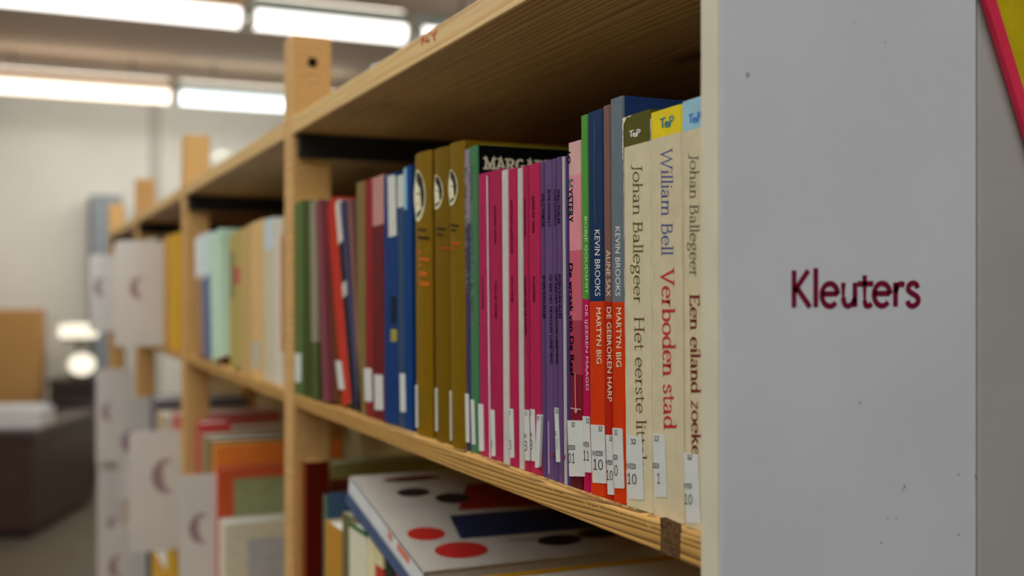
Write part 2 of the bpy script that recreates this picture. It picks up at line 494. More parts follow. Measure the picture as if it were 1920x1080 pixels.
def sticker(B, x0, x1, y0, y1, items=(), sl=0.09, tilt=2.0, rad=2.6, off=0.0003, rgb=(186, 188, 184)):
    """white shelf-mark sticker seen between columns x0..x1 and rows y0..y1, writing printed on it"""
    if B.rs: off = .0009
    def P(x, y, o): return loc(B, x + (y - y0) * math.tan(R(tilt)), y + sl * (x - x0), o)
    ol = [(x0, y0), (x1 - rad, y0)] + [(x1 - rad + rad * math.sin(R(a)), y0 + rad * 1.6 * (1 - math.cos(R(a)))) for a in (30, 60, 90)]
    ol += [(x1, y1 - rad * 1.6)] + [(x1 - rad + rad * math.cos(R(a)), y1 - rad * 1.6 * (1 - math.sin(R(a)))) for a in (30, 60, 90)] + [(x0, y1)]
    mb = MB()
    n = len(ol)
    k = len(mb.v)
    mb.v += [P(x, y, off) for x, y in ol] + [P(x, y, 0.00002) for x, y in ol]
    mb.f.append(tuple(range(n)))
    mb.m.append(0)
    for i in range(n):
        j = (i + 1) % n
        mb.f.append((i, n + i, n + j, j))
        mb.m.append(0)
    st = mb.build('sticker', mat(rgb, None, 0.5, 0.3, 0.03, 120, name='label_paper'), B.root)
    if items:
        t = MB()
        for (s, a, b, yc, h) in items:
            q = [(a, yc - h / 2), (b, yc - h / 2), (b, yc + h / 2), (a, yc + h / 2)]
            def fn(u, v):
                x, y = bil(q, u, v)
                return loc(B, x, y + sl * (x - (a + b) / 2), off + 0.0001)
            ln = stroke_len(s)
            stroke_text(t, s, lambda u, v: fn(u / ln, v), .11 if h > 14 else .15, .10 if h > 14 else .14, 0)
        t.build('lettering', flat((38, 38, 38)), st, fix=False)
    return st
def blob_strokes(B, polys, rgb, name, off=0.0002):
    mb = MB()
    for p in polys:
        mb.quad([loc(B, x, y, off) for x, y in p])
    return mb.build(name, flat(rgb), B.root, fix=False)
def worn_edge(B, x, y0, y1, wid=1.1, rgb=(222, 214, 190), n=46, x1=None):
    mb = MB()
    x1 = x if x1 is None else x1
    prev = None
    for i in range(n + 1):
        f = i / n
        y = y0 + (y1 - y0) * f
        a = wid * (0.25 + random.random() * 0.9)
        c = x + (x1 - x) * f
        cur = (loc(B, c - a * .5, y, .00018), loc(B, c + a * .5, y, .00018))
        if prev: mb.quad([prev[0], prev[1], cur[1], cur[0]])
        prev = cur
    return mb.build('worn_edge', flat(rgb), B.root, fix=False)
def logo(B, x0, x1, y0, y1, rgb, sl=-.2):
    """hand-brushed series mark: T, curled O, P"""
    st = [[(.0, .86), (.2, .95), (.42, .98)], [(.2, .93), (.18, .5), (.2, .06)],
          spl([(.5, .62), (.38, .5), (.38, .2), (.5, .06), (.63, .2), (.62, .45), (.5, .5), (.46, .34), (.54, .26)]),
          [(.74, .95), (.72, .5), (.7, .02)], spl([(.66, .9), (.82, 1.0), (.97, .88), (.92, .64), (.74, .5)])]
    q = [(x0, y0), (x1, y0 + sl * (x1 - x0)), (x1, y1 + sl * (x1 - x0)), (x0, y1)]
    mb = MB()
    for p in st:
        ribbon(mb, p, .10, .13, lambda u, v: loc(B, *bil(q, u, v), .00016))
    mb.build('series_mark', flat(rgb), B.root, fix=False)

# ================================================================== SETTING
X0, X1, Y0, Y1, ZC = -3.4, 4.6, -3.2, 9.1, EYE + 1.54
def struct(name, mb, m, **k):
    return tag(mb.build(name, m, **k), kind='structure')
b = MB(); b.box(X0, X1, Y0, Y1, -0.05, 0.0)
struct('floor', b, mat((112, 100, 86), 1.05, 0.45, 0.3, 0.08, 3, name='lino'))
b = MB(); b.box(X0, X1, Y0, Y1, ZC, ZC + 0.05)
struct('ceiling', b, mat((138, 126, 114), 2.7, 0.9, 0.1, 0.03, 2, name='ceiling_paint'))
WALLM = mat((200, 196, 186), 1.5, 0.9, 0.1, 0.03, 2, name='wall_paint')
b = MB(); b.box(X0, X1, Y1, Y1 + .1, 0, ZC); struct('wall_back', b, WALLM)
WALLD = mat((150, 140, 128), 1.1, 0.9, 0.1, 0.05, 2, name='unseen_wall_paint')  # unseen walls darkened to cut bounced light
b = MB(); b.box(X0 - .1, X0, Y0, Y1, 0, ZC); struct('wall_left', b, WALLD)
b = MB(); b.box(X1, X1 + .1, Y0, Y1, 0, ZC); struct('wall_right', b, WALLM)
b = MB(); b.box(X0, X1, Y0 - .1, Y0, 0, ZC); struct('wall_front', b, WALLD)
b = MB(); b.box(X0, X1, Y1 - .012, Y1, 0, 0.09); struct('baseboard_back', b, mat((120, 112, 100), 1.3, name='skirting'))
xq, _ = onY(290, 300, Y1)
b = MB(); b.box(xq - .05, xq + .05, Y1 - .02, Y1, 0.09, ZC); struct('trim_1', b, mat((186, 180, 168), 1.25, name='batten'))

# ceiling lights
WARM = glow((1.0, 0.86, 0.70), TUBE_FAR, 'warm_tube')
COOL = glow((0.90, 0.98, 1.0), TUBE_FAR, 'cool_tube')
NEUT = glow((1.0, 0.94, 0.88), TUBE_FAR, 'neutral_tube')
AISLE = glow((0.94, 1.0, 1.01), TUBE, 'aisle_tube')
CEIL_FILL = glow((1.0, 0.88, 0.72), 2.4, 'added_ceiling_fill')  # added glow on the housing tops, hidden from below, to light the ceiling
WALL_FILL = glow((0.98, 1.0, 0.97), 40.0, 'added_wall_fill')
def fixture(label, x0, x1, y, m, body, hidden_fill=False):
    o = empty('ceiling_light', label, 'ceiling light', (0.5 * (x0 + x1), y, ZC), group='strip lights in rows across the ceiling')
    h = 0.5 * (x1 - x0)
    d = MB()
    d.prism([(-.03, -.14), (.03, -.14), (.048, -.205), (-.048, -.205)], -h, h, axis='x')
    d.build('reflector_housing', body, o)
    if hidden_fill:
        d = MB(); d.box(-h + .02, h - .02, -.026, .026, -.139, -.132)
        d.build('added_ceiling_fill', CEIL_FILL, o)
    for sx in (-.6, .6):
        d = MB(); d.box(sx * h - .006, sx * h + .006, -.006, .006, -.14, 0)
        d.build('hanger', mat((120, 115, 110), 1.2, .4, name='metal'), o)
    d = MB()
    d.prism([(-.05, -.205), (.05, -.205), (.062, -.23), (.05, -.27), (.02, -.285), (-.02, -.285), (-.05, -.27), (-.062, -.23)], -h + .012, h - .012, axis='x')
    d.build('light_tube', m, o)
    if hidden_fill:                                   # added unseen light strip and its shield, put in to brighten the far wall
        d = MB(); d.box(-h + .03, h - .03, .070, .10, -.240, -.215)
        d.build('added_wall_strip', WALL_FILL, o)
        d = MB(); d.box(-h, h, .040, .135, -.213, -.205)
        d.build('added_strip_shield', body, o)
    for s in (-1, 1):
        d = MB(); d.box(*sorted((s * h, s * (h - .012))), -.066, .066, -.288, -.205)
        d.build('end_cap', mat((170, 165, 155), 1.2, name='cap'), o)
HW = mat((225, 185, 140), 1.1, 0.6, name='warm_glow_housing')  # tube glow on white housings put into the body colours, warm and cool
HC = mat((190, 205, 200), 1.1, 0.6, name='cool_glow_housing')
YA, YB = 7.68, 5.35
fixture('warm ceiling tube in the far row, left of the gap', -.24, .955, YA, WARM, HW, True)
fixture('cool white ceiling tube in the far row, right of the gap', .995, 2.19, YA, COOL, HC, True)
fixture('ceiling tube in the nearer row at the top edge, left of the gap', -.22, .985, YB, NEUT, HW, True)
fixture('short ceiling tube in the nearer row, right of the gap', 1.03, 1.80, YB, NEUT, HC, True)
fixture('ceiling tube peeking out over the top shelf edge', 1.86, 3.06, YB, NEUT, HC)
for yy in (3.0, 1.1, -0.8):
    for k, (a, c) in enumerate(((-2.65, -1.45), (-1.41, -.21), (-.17, 1.03))):
        fixture('white strip light over the aisle in front of the bookcase, out of view', a, c, yy, AISLE, HC)

# ================================================================== BOOKCASE
PINE = wood('pine_board', (200, 162, 102), (150, 108, 56), 1.35, .11, -.10, 2.6, 3.0)
PINE_SHELF = wood('pine_shelf', (206, 160, 88), (78, 44, 14), 1.35, .03, -.17, 1.8, 3.2, knots=False)
PINE_TOP = wood('pine_top_board', (200, 164, 108), (128, 90, 52), 1.15, .18, -.07, 6.5, 4.0)
LIT_EDGE = wood('lit_edge_pine', (222, 180, 124), (196, 150, 94), 1.4, .2, -.3, 7, 3, knots=False)  # added strip: brightness of the top boards' front edge put into paler pine
POSTW = wood('pine_post', (204, 164, 106), (178, 134, 80), 1.42, .05, -.08, 5.0, 3.0, knots=False)
BEIGE = mat((180, 166, 134), 2.0, 0.8, name='hardboard')
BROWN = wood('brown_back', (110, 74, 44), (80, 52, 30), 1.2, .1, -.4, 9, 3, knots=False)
WHITE = mat((161, 162, 168), 2.0, 0.55, 0.3, 0.05, 9, name='white_paint')
CREAM = mat((188, 180, 158), SPG, 0.6, 0.3, 0.05, 30, name='warm_lit_cream')  # warm aisle light on the white panel's front edge put into this cream
case = empty('bookcase', 'long pine bookcase of open bays with a white end panel', 'bookcase', (DS, 1.2, 0))
cx0, cy0 = DS, 1.2
def cbox(mb, x0, x1, y0, y1, z0, z1, mi=0): mb.box(x0 - cx0, x1 - cx0, y0 - cy0, y1 - cy0, z0, z1, mi)
PT, PIT, PW = 1.204, 0.835, 0.040
posts = [PT + PIT * k for k in range(4)]
DEPTH = 0.30
levels = {'main': (EYE - .401 * DS / cs, SHELF_TOP), 'top': (EYE + .567 * DS / cs, EYE + .625 * DS / cs), 'low': (EYE - .49, EYE - .47), 'foot': (EYE - .87, EYE - .85), 'plinth': (.08, .1)}
for k, p in enumerate(posts):
    for xa, nm in ((DS - .002, 'upright'), (DS + DEPTH - .044, 'upright')):
        m = MB(); cbox(m, xa, xa + .044, p, p + PW, 0, EYE + .281)
        u = m.build(nm, POSTW, case, bevel=.0025)
        if k == 0 and xa < .3:
            Xh, Zh = onY(586, 117, p)
            h = MB()
            nn = 14
            h.quad([(Xh - cx0 + .0055 * math.cos(2 * math.pi * i / nn), p - .0004 - cy0, Zh + .0055 * math.sin(2 * math.pi * i / nn)) for i in range(nn)])
            h.build('peg_hole', flat((40, 24, 10), 1.0), u)
    for zz in (.75, .2):
        m = MB(); cbox(m, DS + .042, DS + DEPTH - .044, p + .012, p + .032, zz - .03, zz); m.build('cross_rail', POSTW, case)
    m = MB(); cbox(m, DS + .004, DS + DEPTH, p - .012, p - .0008, levels['top'][0] - .026, levels['top'][0] - .0005); m.build('dark_crossbar', mat((38, 38, 38), 1.0, .5, name='dark_bar'), case)  # dark bar under the top board beside each upright
bays = [(.4062, posts[0])] + [(posts[k] + PW, posts[k + 1]) for k in range(3)]
for k, (a, c) in enumerate(bays):
    for nm, (z0, z1) in levels.items():
        m = MB()
        m.box(DS - cx0, DS + DEPTH - cx0, a + .0005, c - .0005, z0, z1)   # own origin along y kept near zero for even grain
        for i, v in enumerate(m.v): m.v[i] = (v[0], v[1] - a, v[2] - z0)
        o = m.build('shelf_board', PINE_TOP if nm == 'top' else PINE_SHELF if nm == 'main' else PINE, case, bevel=.0012)
        o.location = (0, a - cy0, z0)
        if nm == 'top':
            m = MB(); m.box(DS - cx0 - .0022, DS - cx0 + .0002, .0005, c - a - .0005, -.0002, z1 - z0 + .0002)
            tag(m.build('lit_edge_strip', LIT_EDGE, o, bevel=.0006), 'added pale strip for the bright front edge')
        if k == 0 and nm == 'main':
            # splintered front arris
            e = MB()
            n, wv = 150, []
            for i in range(n + 1):
                f = i / n
                y = f * .46
                dx = .0042 + .0022 * random.random()
                dz = .0012 + .0030 * random.random() * (1.15 - f)
                wv.append(((DS - cx0 - .0003 * random.random(), y, z1 - z0 - dz), (DS - cx0 + .0016 + .001 * random.random(), y, z1 - z0 - dz * .35 + .0003), (DS - cx0 + dx + .002, y, z1 - z0 + .00035 * random.random())))
            for i in range(n):
                for j in (0, 1):
                    e.quad([wv[i][j], wv[i + 1][j], wv[i + 1][j + 1], wv[i][j + 1]])
            sp = bpy.data.materials.new('splintered_wood')
            sp.use_nodes = True
            nt = sp.node_tree
            tc = nt.nodes.new('ShaderNodeTexCoord'); mp = nt.nodes.new('ShaderNodeMapping'); nz = nt.nodes.new('ShaderNodeTexNoise'); rp = nt.nodes.new('ShaderNodeValToRGB')
            mp.inputs['Scale'].default_value = (500, 120, 500); nz.inputs['Scale'].default_value = 1.0; nz.inputs['Detail'].default_value = 4
            el = rp.color_ramp.elements
            el[0].position, el[0].color = .36, (*alb((95, 60, 28), 1.3), 1)
            el[1].position, el[1].color = .6, (*alb((205, 165, 100), 1.3), 1)
            nt.links.new(tc.outputs['Object'], mp.inputs[0]); nt.links.new(mp.outputs[0], nz.inputs[0]); nt.links.new(nz.outputs[0], rp.inputs[0])
            nt.links.new(rp.outputs[0], nt.nodes['Principled BSDF'].inputs['Base Color'])
            nt.nodes['Principled BSDF'].inputs['Roughness'].default_value = .85
            e.build('splintered_edge', sp, o)
            ya, za = onX(1239, 985, DS); yb, zb = onX(1276, 1045, DS)
            d = MB()
            ol = [(ya - a, .0168), (ya - a - .004, .0176), (yb - a + .005, .0172), (yb - a, .0166), (yb - a + .0006, .0006), (ya - a, .0003), (ya - a - .0006, .009)]
            d.v = [(DS - cx0 - .0004, y, z) for y, z in ol] + [(DS - cx0 + .0005, y, z) for y, z in ol]
            nn = len(ol)
            d.f = [tuple(range(nn))] + [(i, nn + i, nn + (i + 1) % nn, (i + 1) % nn) for i in range(nn)]
            d.m = [0] * len(d.f)
            dk = mat((84, 60, 34), 1.4, .8, .2, .55, 420, bump=.8, name='dark_patch')
            tag(d.build('dark_patch', dk, o), 'dark brown stained patch')
        if k == 0 and nm == 'top':
            for pts in ([(795, 74), (808, 78), (806, 70)], [(800, 68), (797, 86)], [(812, 62), (820, 66), (826, 56)], [(818, 66), (822, 78)], [(804, 80), (812, 76)]):
                d = MB()
                W3 = lambda x, y: (DS - cx0 - .0026, onX(x, y, DS)[0] - a, onX(x, y, DS)[1] - z0)
                ribbon(d, pts, 2.2, 2.2, W3)
                tag(d.build('pen_mark', flat((190, 60, 60), 1.2), o, fix=False), 'red pen mark')
    m = MB(); cbox(m, DS + DEPTH - .012, DS + DEPTH - .004, a, c, .1, levels['main'][0]); m.build('back_panel', BEIGE, case)
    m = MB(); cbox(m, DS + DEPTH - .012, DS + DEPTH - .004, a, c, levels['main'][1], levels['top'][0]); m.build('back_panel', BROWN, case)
# white end panel with lettering
YP = .392
XA = DP
XB, _ = onY(1832, 550, YP)
m = MB(); m.box(XA - cx0, XB - cx0, YP - cy0, .4056 - cy0, 0, EYE + .34)
pan = m.build('end_panel', WHITE, case, bevel=.0012)
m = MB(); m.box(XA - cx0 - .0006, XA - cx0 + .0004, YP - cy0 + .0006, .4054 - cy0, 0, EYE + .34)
m.build('warm_edge_strip', CREAM, pan)
q = [(1481, 507), (1727, 506), (1727, 574), (1481, 576)]
m = MB()
ln = stroke_len('Kleuters', -.015)
def pfn(u, v):
    x, y = bil(q, u / ln, v)
    X, Z = onY(x, y, YP - .0003)
    return (X - cx0, YP - .0003 - cy0, Z)
stroke_text(m, 'Kleuters', pfn, .155, .145, 0, -.015)
tag(m.build('lettering', flat((98, 14, 40), 1.7), pan, fix=False), 'maroon lettering')
for (x, y, rr) in ((1696, 912, 5), (1693, 918, 3.5), (1797, 890, 4), (1830, 893, 5), (1664, 972, 3), (1680, 972, 3), (1652, 1018, 4), (1797, 1003, 4), (1612, 755, 4), (1402, 141, 6), (1660, 79, 3), (1602, 43, 3)):
    X, Z = onY(x, y, YP - .0002)
    rad = rr * .00022 * .7
    d = MB()
    d.quad([(X - cx0 + rad * math.cos(t * math.pi / 5) * random.uniform(.6, 1.2), YP - .0002 - cy0, Z + rad * math.sin(t * math.pi / 5) * random.uniform(.7, 1.4)) for t in range(10)])
    d.build('scuff_mark', flat((120, 112, 104), 1.6), pan, fix=False)
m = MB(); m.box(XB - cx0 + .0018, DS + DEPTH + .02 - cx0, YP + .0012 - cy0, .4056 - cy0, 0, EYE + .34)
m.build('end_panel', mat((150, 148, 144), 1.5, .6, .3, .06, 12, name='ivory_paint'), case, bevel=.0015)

# board with red rim on the end panel, cut by the picture's corner
t = empty('picture_board', 'tilted yellow board with a red rim at the upper right of the white end panel', 'board', (0, 0, 0))
pA, pB = onY(1848, 0, .3885), onY(1920, 235, .3885)
ax = Vector((pA[0], 0, pA[1])); bx = Vector((pB[0], 0, pB[1]))
dv = (bx - ax).normalized(); nv = Vector((-dv.z, 0, dv.x))
if nv.x < 0: nv = -nv
org = ax - dv * .10
t.location = (org.x, .3885, org.z)
def slab(u0, u1, v0, v1, y0, y1):
    m = MB()
    pts = []
    for y in (y0, y1):
        for (u, v) in ((u0, v0), (u1, v0), (u1, v1), (u0, v1)):
            p = nv * u + dv * v
            pts.append((p.x, y, p.z))
    m.v = pts
    m.f = [(0, 1, 2, 3), (7, 6, 5, 4), (0, 4, 5, 1), (1, 5, 6, 2), (2, 6, 7, 3), (3, 7, 4, 0)]
    m.m = [0] * 6
    return m
slab(.0065, .10, .0065, .1985, 0, .0025).build('board_face', mat((150, 132, 8), 2.0, .4, name='yellow_card'), t)
RED = mat((205, 36, 62), 2.0, .4, name='red_rim')
for (u0, u1, v0, v1) in ((0, .0065, 0, .205), (.10, .1065, 0, .205), (.0065, .10, 0, .0065), (.0065, .10, .1985, .205)):
    slab(u0, u1, v0, v1, -.0005, .0034).build('rim', RED, t, bevel=.0006)

# ================================================================== BOOKS ON THE MAIN SHELF, FIRST BAY (right to left)
CRM = (186, 174, 146)
SER = dict(W=.105, T=.055, serif=.045)
B = book('cream spine with light blue cap beside the white end panel, dark red title', 1281, 1326, 190, [(247, (140, 172, 186)), (None, CRM)], depth=.135, rough=.3)
logo(B, 1291, 1316, 215, 233, (48, 108, 178))
spine_serif(B, 'Johan Ballegeer', down(1294, 1310, 288, 1293.5, 1311, 519), (74, 66, 48), **SER)
spine_serif(B, 'Een eiland zoeken', down(1293.5, 1312, 552, 1298, 1315.5, 878), (104, 18, 26), W=.16, T=.07, serif=.06)
sticker(B, 1283, 1310, 849, 980, [('32', 1289, 1299, 857, 9), ('WEEK', 1283, 1299, 911, 9), ('10', 1283.5, 1300, 936, 19)])
worn_edge(B, 1280.5, 196, 420, 1.0)
B = book('cream spine with yellow cap, blue author line and big red title', 1222, 1280.5, 211, [(261, (206, 180, 36)), (None, (184, 173, 146))], depth=.135, rough=.45)
logo(B, 1238, 1264, 222, 242, (22, 106, 122))
spine_serif(B, 'William Bell', down(1240, 1261, 278, 1240.5, 1261.5, 479), (62, 72, 128), **SER)
spine_serif(B, 'Verboden stad', down(1240.4, 1264, 504, 1245, 1267.5, 805), (172, 44, 42), W=.15, T=.06, serif=.055)
sticker(B, 1225, 1247, 812, 931, [('12', 1227, 1237, 822, 9), ('EEK', 1224.8, 1238, 873, 9), ('1', 1232, 1240, 897, 19), ('.', 1225, 1227, 905, 3)])
worn_edge(B, 1220.5, 222, 950, 1.5, x1=1228)
B = book('cream spine with olive green cap and chipped corner, brown title', 1170.5, 1221.8, 219, [(276, (88, 84, 28)), (None, (186, 176, 148))], depth=.135, rough=.45)
logo(B, 1180, 1201, 245, 258, (232, 226, 200), -.12)
spine_serif(B, 'Johan Ballegeer', down(1186.5, 1204.5, 307, 1188.5, 1206, 569), (88, 78, 34), **SER)
spine_serif(B, 'Het eerste litteken', down(1189.3, 1208, 594, 1196, 1213, 916), (92, 54, 36), **SER)
sticker(B, 1175, 1204, 816, 935, [('32', 1183, 1194, 828, 9), ('WEEK', 1175.5, 1194, 874, 9.5), ('10', 1176, 1195.5, 898, 19)])
worn_edge(B, 1168.5, 226, 300, 2.0, n=20)
worn_edge(B, 1169.5, 300, 940, .9, x1=1176)
blob_strokes(B, [[(1167.5, 222), (1176, 219), (1173, 226), (1169, 236)], [(1176, 219), (1186, 215.5), (1180, 220)]], (205, 196, 170), 'chipped_corner')
# navy-covered book next to it
B = book('grey blue over orange spine with navy cover, tallest beside the olive capped book', 1146.3, 1170.2, 186, [(566, (104, 112, 118)), (None, (184, 64, 16))], depth=.15, cover=(44, 66, 108), rough=.38)
spine_sans(B, 'KEVIN BROOKS', down(1154, 1163, 425, 1154.5, 1163.5, 555), (206, 204, 196))
spine_sans(B, 'MARTYN BIG', down(1155.7, 1165, 577, 1156, 1165.5, 688), (218, 206, 178))
sticker(B, 1149, 1167.5, 802, 915, [('32', 1152.5, 1159, 811, 8.5), ('EEK', 1150.5, 1160, 857, 8.5), ('0', 1152.5, 1160, 882, 20)], sl=.06)
yf = -B.w / 2 - .0003
d = MB(); d.box(.045, .050, yf, yf + .0002, 0, B.H - .002); d.build('dark_band', flat((22, 36, 70)), B.root)
B = book('thin mauve brown over red spine between the two orange footed spines', 1132.6, 1146, 199, [(565, (118, 92, 86)), (None, (158, 42, 20))], depth=.13)
spine_sans(B, 'ALINE SAX', down(1137, 1145, 469, 1137.3, 1145.3, 556), (204, 184, 160))
spine_sans(B, 'DE GEBROKEN HARP', down(1138, 1146.5, 576, 1139.5, 1148, 753), (216, 198, 170))
sticker(B, 1136.5, 1148.5, 815, 927, [('32', 1143, 1149.3, 822, 8.5), ('WEEK', 1137, 1150, 867, 8.5), ('10', 1137.5, 1151, 891, 18)], sl=.08, rad=.4, off=.00035)
B = book('dark blue over orange spine with cracked cover', 1104, 1132.3, 211, [(565, (34, 58, 90)), (None, (184, 64, 16))], depth=.135)
spine_sans(B, 'KEVIN BROOKS', down(1115.3, 1125, 431, 1116, 1126, 555), (210, 204, 190))
spine_sans(B, 'MARTYN BIG', down(1118, 1127, 577, 1119, 1128.5, 682), (218, 206, 178))
sticker(B, 1108, 1134, 796, 905, [('32', 1122, 1131, 804, 9), ('WEEK', 1111, 1132, 850, 9), ('10', 1112, 1132.5, 871, 19)], sl=.06, rad=.4)
blob_strokes(B, [[(1114.5, 222), (1115.3, 222), (1116.3, 262), (1115.4, 262)], [(1115.4, 262), (1116.3, 262), (1114.8, 300), (1114.0, 300)], [(1114, 300), (1114.8, 300), (1116.5, 420), (1115.8, 420)]], (78, 98, 122), 'spine_crack')
B = book('narrow spine, bright green over magenta', 1090.7, 1103.8, 217, [(561, (84, 136, 66)), (None, (160, 26, 84))], depth=.13)
spine_sans(B, 'BOBJE GOUDSMIT', down(1094.8, 1101.5, 406, 1096, 1103, 551), (178, 198, 158))
spine_sans(B, 'DE IJZEREN MAAGD', down(1095.8, 1102.5, 572, 1097.3, 1104.3, 732), (210, 176, 178))
sticker(B, 1093, 1106, 780, 885, [('32', 1099.5, 1106, 789, 8.5), ('WEEK', 1093.3, 1106, 833, 8.5), ('11', 1094, 1106, 854, 18)], sl=.1, rad=.4)
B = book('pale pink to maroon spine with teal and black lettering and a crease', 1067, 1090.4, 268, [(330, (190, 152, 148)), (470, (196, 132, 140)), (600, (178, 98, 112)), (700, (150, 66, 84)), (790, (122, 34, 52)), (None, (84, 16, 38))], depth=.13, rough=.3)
spine_sans(B, 'LO', down(1064, 1070, 285, 1064, 1070, 306), (50, 30, 34), bold=.06)
spine_serif(B, 'M', down(1064.2, 1074, 335, 1064.4, 1074.2, 352), (34, 92, 98), W=.18, T=.09, serif=.08)
spine_sans(B, 'YSTERY', down(1064.4, 1074.2, 354, 1065, 1075, 417), (24, 84, 92), bold=.03)
spine_sans(B, 'De wraak van De Raaf', down(1067.3, 1074.3, 494, 1069.5, 1077, 705), (40, 16, 24), caps=(0, .73), bold=.04)
sticker(B, 1071, 1094, 788, 893, [('32', 1072.5, 1079.5, 796, 8), ('EEK', 1071, 1080.5, 839, 8), ('1', 1073, 1079.5, 859, 18)], sl=.02, rad=.4, off=.0004)
sticker(B, 1064.5, 1072, 788, 893, [('EE', 1065, 1071, 839, 8), ('0', 1066, 1072, 859, 18)], sl=.06, rad=.4)
blob_strokes(B, [[(1078, 700), (1079, 700), (1080.5, 775), (1079.5, 775)], [(1070, 764), (1090, 767), (1090, 768.5), (1070, 766)], [(1077, 768), (1083, 768), (1081, 775), (1079.5, 775)]], (208, 170, 160), 'spine_crack')
# purple booklets
PUR = (98, 76, 112)
WHT = (172, 168, 160)
B = book('thinnest purple booklet squeezed left of the pink spine', 1060.3, 1066.8, 293, [(None, (80, 62, 110))], depth=.12)
B = book('white edged booklet between two purple spines', 1054.3, 1060, 294, [(None, (166, 160, 158))], depth=.12)
B = book('purple booklet with a peeling white sticker, right of the doubled lettering', 1044.3, 1054, 295, [(None, PUR)], depth=.12)
spine_sans(B, 'WILLI TOBLER', down(1045, 1049.5, 355, 1045.8, 1050.3, 420), (16, 10, 30), bold=.03)
spine_sans(B, 'KOEN KAN ALLES', down(1047, 1052, 515, 1048, 1053, 597), (16, 10, 30), bold=.03)
blob_strokes(B, [[(1056, 852), (1060, 853), (1060, 862), (1056, 861)]], (120, 40, 60), 'publisher_mark')
B = book('slim purple booklet with doubled lettering and white sticker', 1036.4, 1044, 298, [(None, PUR)], depth=.12)
spine_sans(B, 'ELFIE DONELLY', down(1039.3, 1042.2, 356, 1039.8, 1042.8, 424), (16, 10, 30), bold=.03)
spine_sans(B, 'OP REIS MET MEVROUW LARIETAND', down(1040.3, 1043.8, 514, 1042.8, 1046.5, 683), (16, 10, 30), bold=.03)
sticker(B, 1040, 1047.6, 764, 866, [('32', 1042, 1048, 771, 8), ('EE', 1040.3, 1045, 812, 7), ('(', 1044, 1047, 832, 20)], rad=.5)
B = book('purple booklet with clear tape and a three word title, wider than its neighbours', 1022, 1036.2, 302, [(None, (102, 80, 116))], depth=.12)
spine_sans(B, 'ELFIE DONELLY', down(1027.2, 1032, 356, 1027.6, 1032.4, 426), (16, 10, 30), bold=.03)
spine_sans(B, 'OP REIS MET MEVROUW LARIETAND', down(1030, 1034.3, 514, 1032, 1036.5, 682), (16, 10, 30), bold=.03)
blob_strokes(B, [[(1028, 790), (1029.5, 789), (1031, 888), (1029, 888)]], (168, 160, 176), 'clear_tape')
blob_strokes(B, [[(1034, 848), (1039, 850), (1039, 858), (1034, 856)]], (120, 40, 60), 'publisher_mark')
B = book('purple booklet touching the magenta row, with a loose bent sticker', 1014, 1021.8, 304, [(None, (92, 72, 110))], depth=.12)
spine_sans(B, 'WILLI TOBLER', down(1015.6, 1020, 362, 1016, 1020.5, 426), (16, 10, 30), bold=.03)
spine_sans(B, 'KOEN KAN ALLES', down(1017.5, 1022, 517, 1018.5, 1023, 597), (16, 10, 30), bold=.03)
# magenta booklets
MAG = (158, 44, 86)
INK = (40, 8, 24)
B = book('magenta booklet beside the purple ones, with a peeling sticker at its foot', 992.5, 1013.7, 309, [(None, MAG)], depth=.12, rough=.32)
spine_sans(B, 'ANKE DE VRIES', down(998, 1001.8, 367, 998.6, 1002.4, 437), INK, bold=.03)
spine_sans(B, 'KLADWERK', down(999.4, 1003, 519, 999.8, 1003.5, 568), INK, bold=.03)
sticker(B, 994.5, 1003, 767, 864, [('2', 995, 998, 774, 7), ('EK', 995, 999, 815, 6), ('3', 995, 1000, 834, 17)], tilt=1.4, rad=1.5)
sticker(B, 1011, 1019, 777, 876, [('32', 1011.5, 1016, 784, 7)], tilt=-2.0, rad=2.0, off=.0016)
B = book('narrow magenta booklet right of the second white strip', 980.8, 992.2, 312, [(None, (150, 40, 80))], depth=.12, rough=.34)
spine_sans(B, 'TRUDE DE JONG', down(982, 985.3, 371, 982.6, 986, 442), INK, bold=.03)
spine_sans(B, 'MOORD AAN DE RIVIERA', down(983, 986.2, 519, 984.5, 988, 630), INK, bold=.03)
sticker(B, 983, 992.6, 768, 863, [('32', 985, 989.5, 775, 7), ('EK', 983.3, 988.5, 817, 6), ('3', 984, 990, 836, 18)], tilt=1.4, rad=1.2)
B = book('white strip booklet, second of two standing among the magenta spines', 970.8, 980.6, 316, [(None, WHT)], depth=.12)
B = book('magenta booklet between the two white strips', 953.5, 970.5, 318, [(None, MAG)], depth=.12, rough=.34)
spine_sans(B, 'VERONICA HAZELHOFF', down(957.5, 960.8, 374, 958.3, 961.6, 475), INK, bold=.03)
spine_sans(B, 'NOU MOE!', down(958.8, 962, 519, 959.2, 962.5, 567), INK, bold=.03)
sticker(B, 955, 962.8, 766, 858, [('2', 955.6, 958.6, 774, 7), ('3', 955.4, 960, 834, 17)], tilt=1.4, rad=1.8)
B = book('white strip booklet, first and widest of two among the magenta spines', 941.4, 953.2, 320, [(None, (176, 172, 166))], depth=.12)
B = book('widest magenta booklet, left of the wide white strip', 917, 941.2, 322, [(None, (152, 44, 84))], depth=.12, rough=.34)
spine_sans(B, 'JACQUES VRIENS', down(926, 929.6, 385, 926.6, 930.3, 457), INK, bold=.03)
spine_sans(B, 'WEG UIT DE PEEL', down(927.6, 931, 527, 928.3, 931.8, 599), INK, bold=.03)
sticker(B, 920.5, 927.5, 768, 855, [('3', 921, 924, 833, 15)], tilt=1.4, rad=1.8)
B = book('leftmost magenta booklet with a pale right edge', 898, 916.8, 327, [(None, (156, 48, 88))], depth=.12, rough=.34)
blob_strokes(B, [[(912.6, 330), (915, 330), (921, 860), (918, 860)]], (190, 170, 172), 'pale_edge')
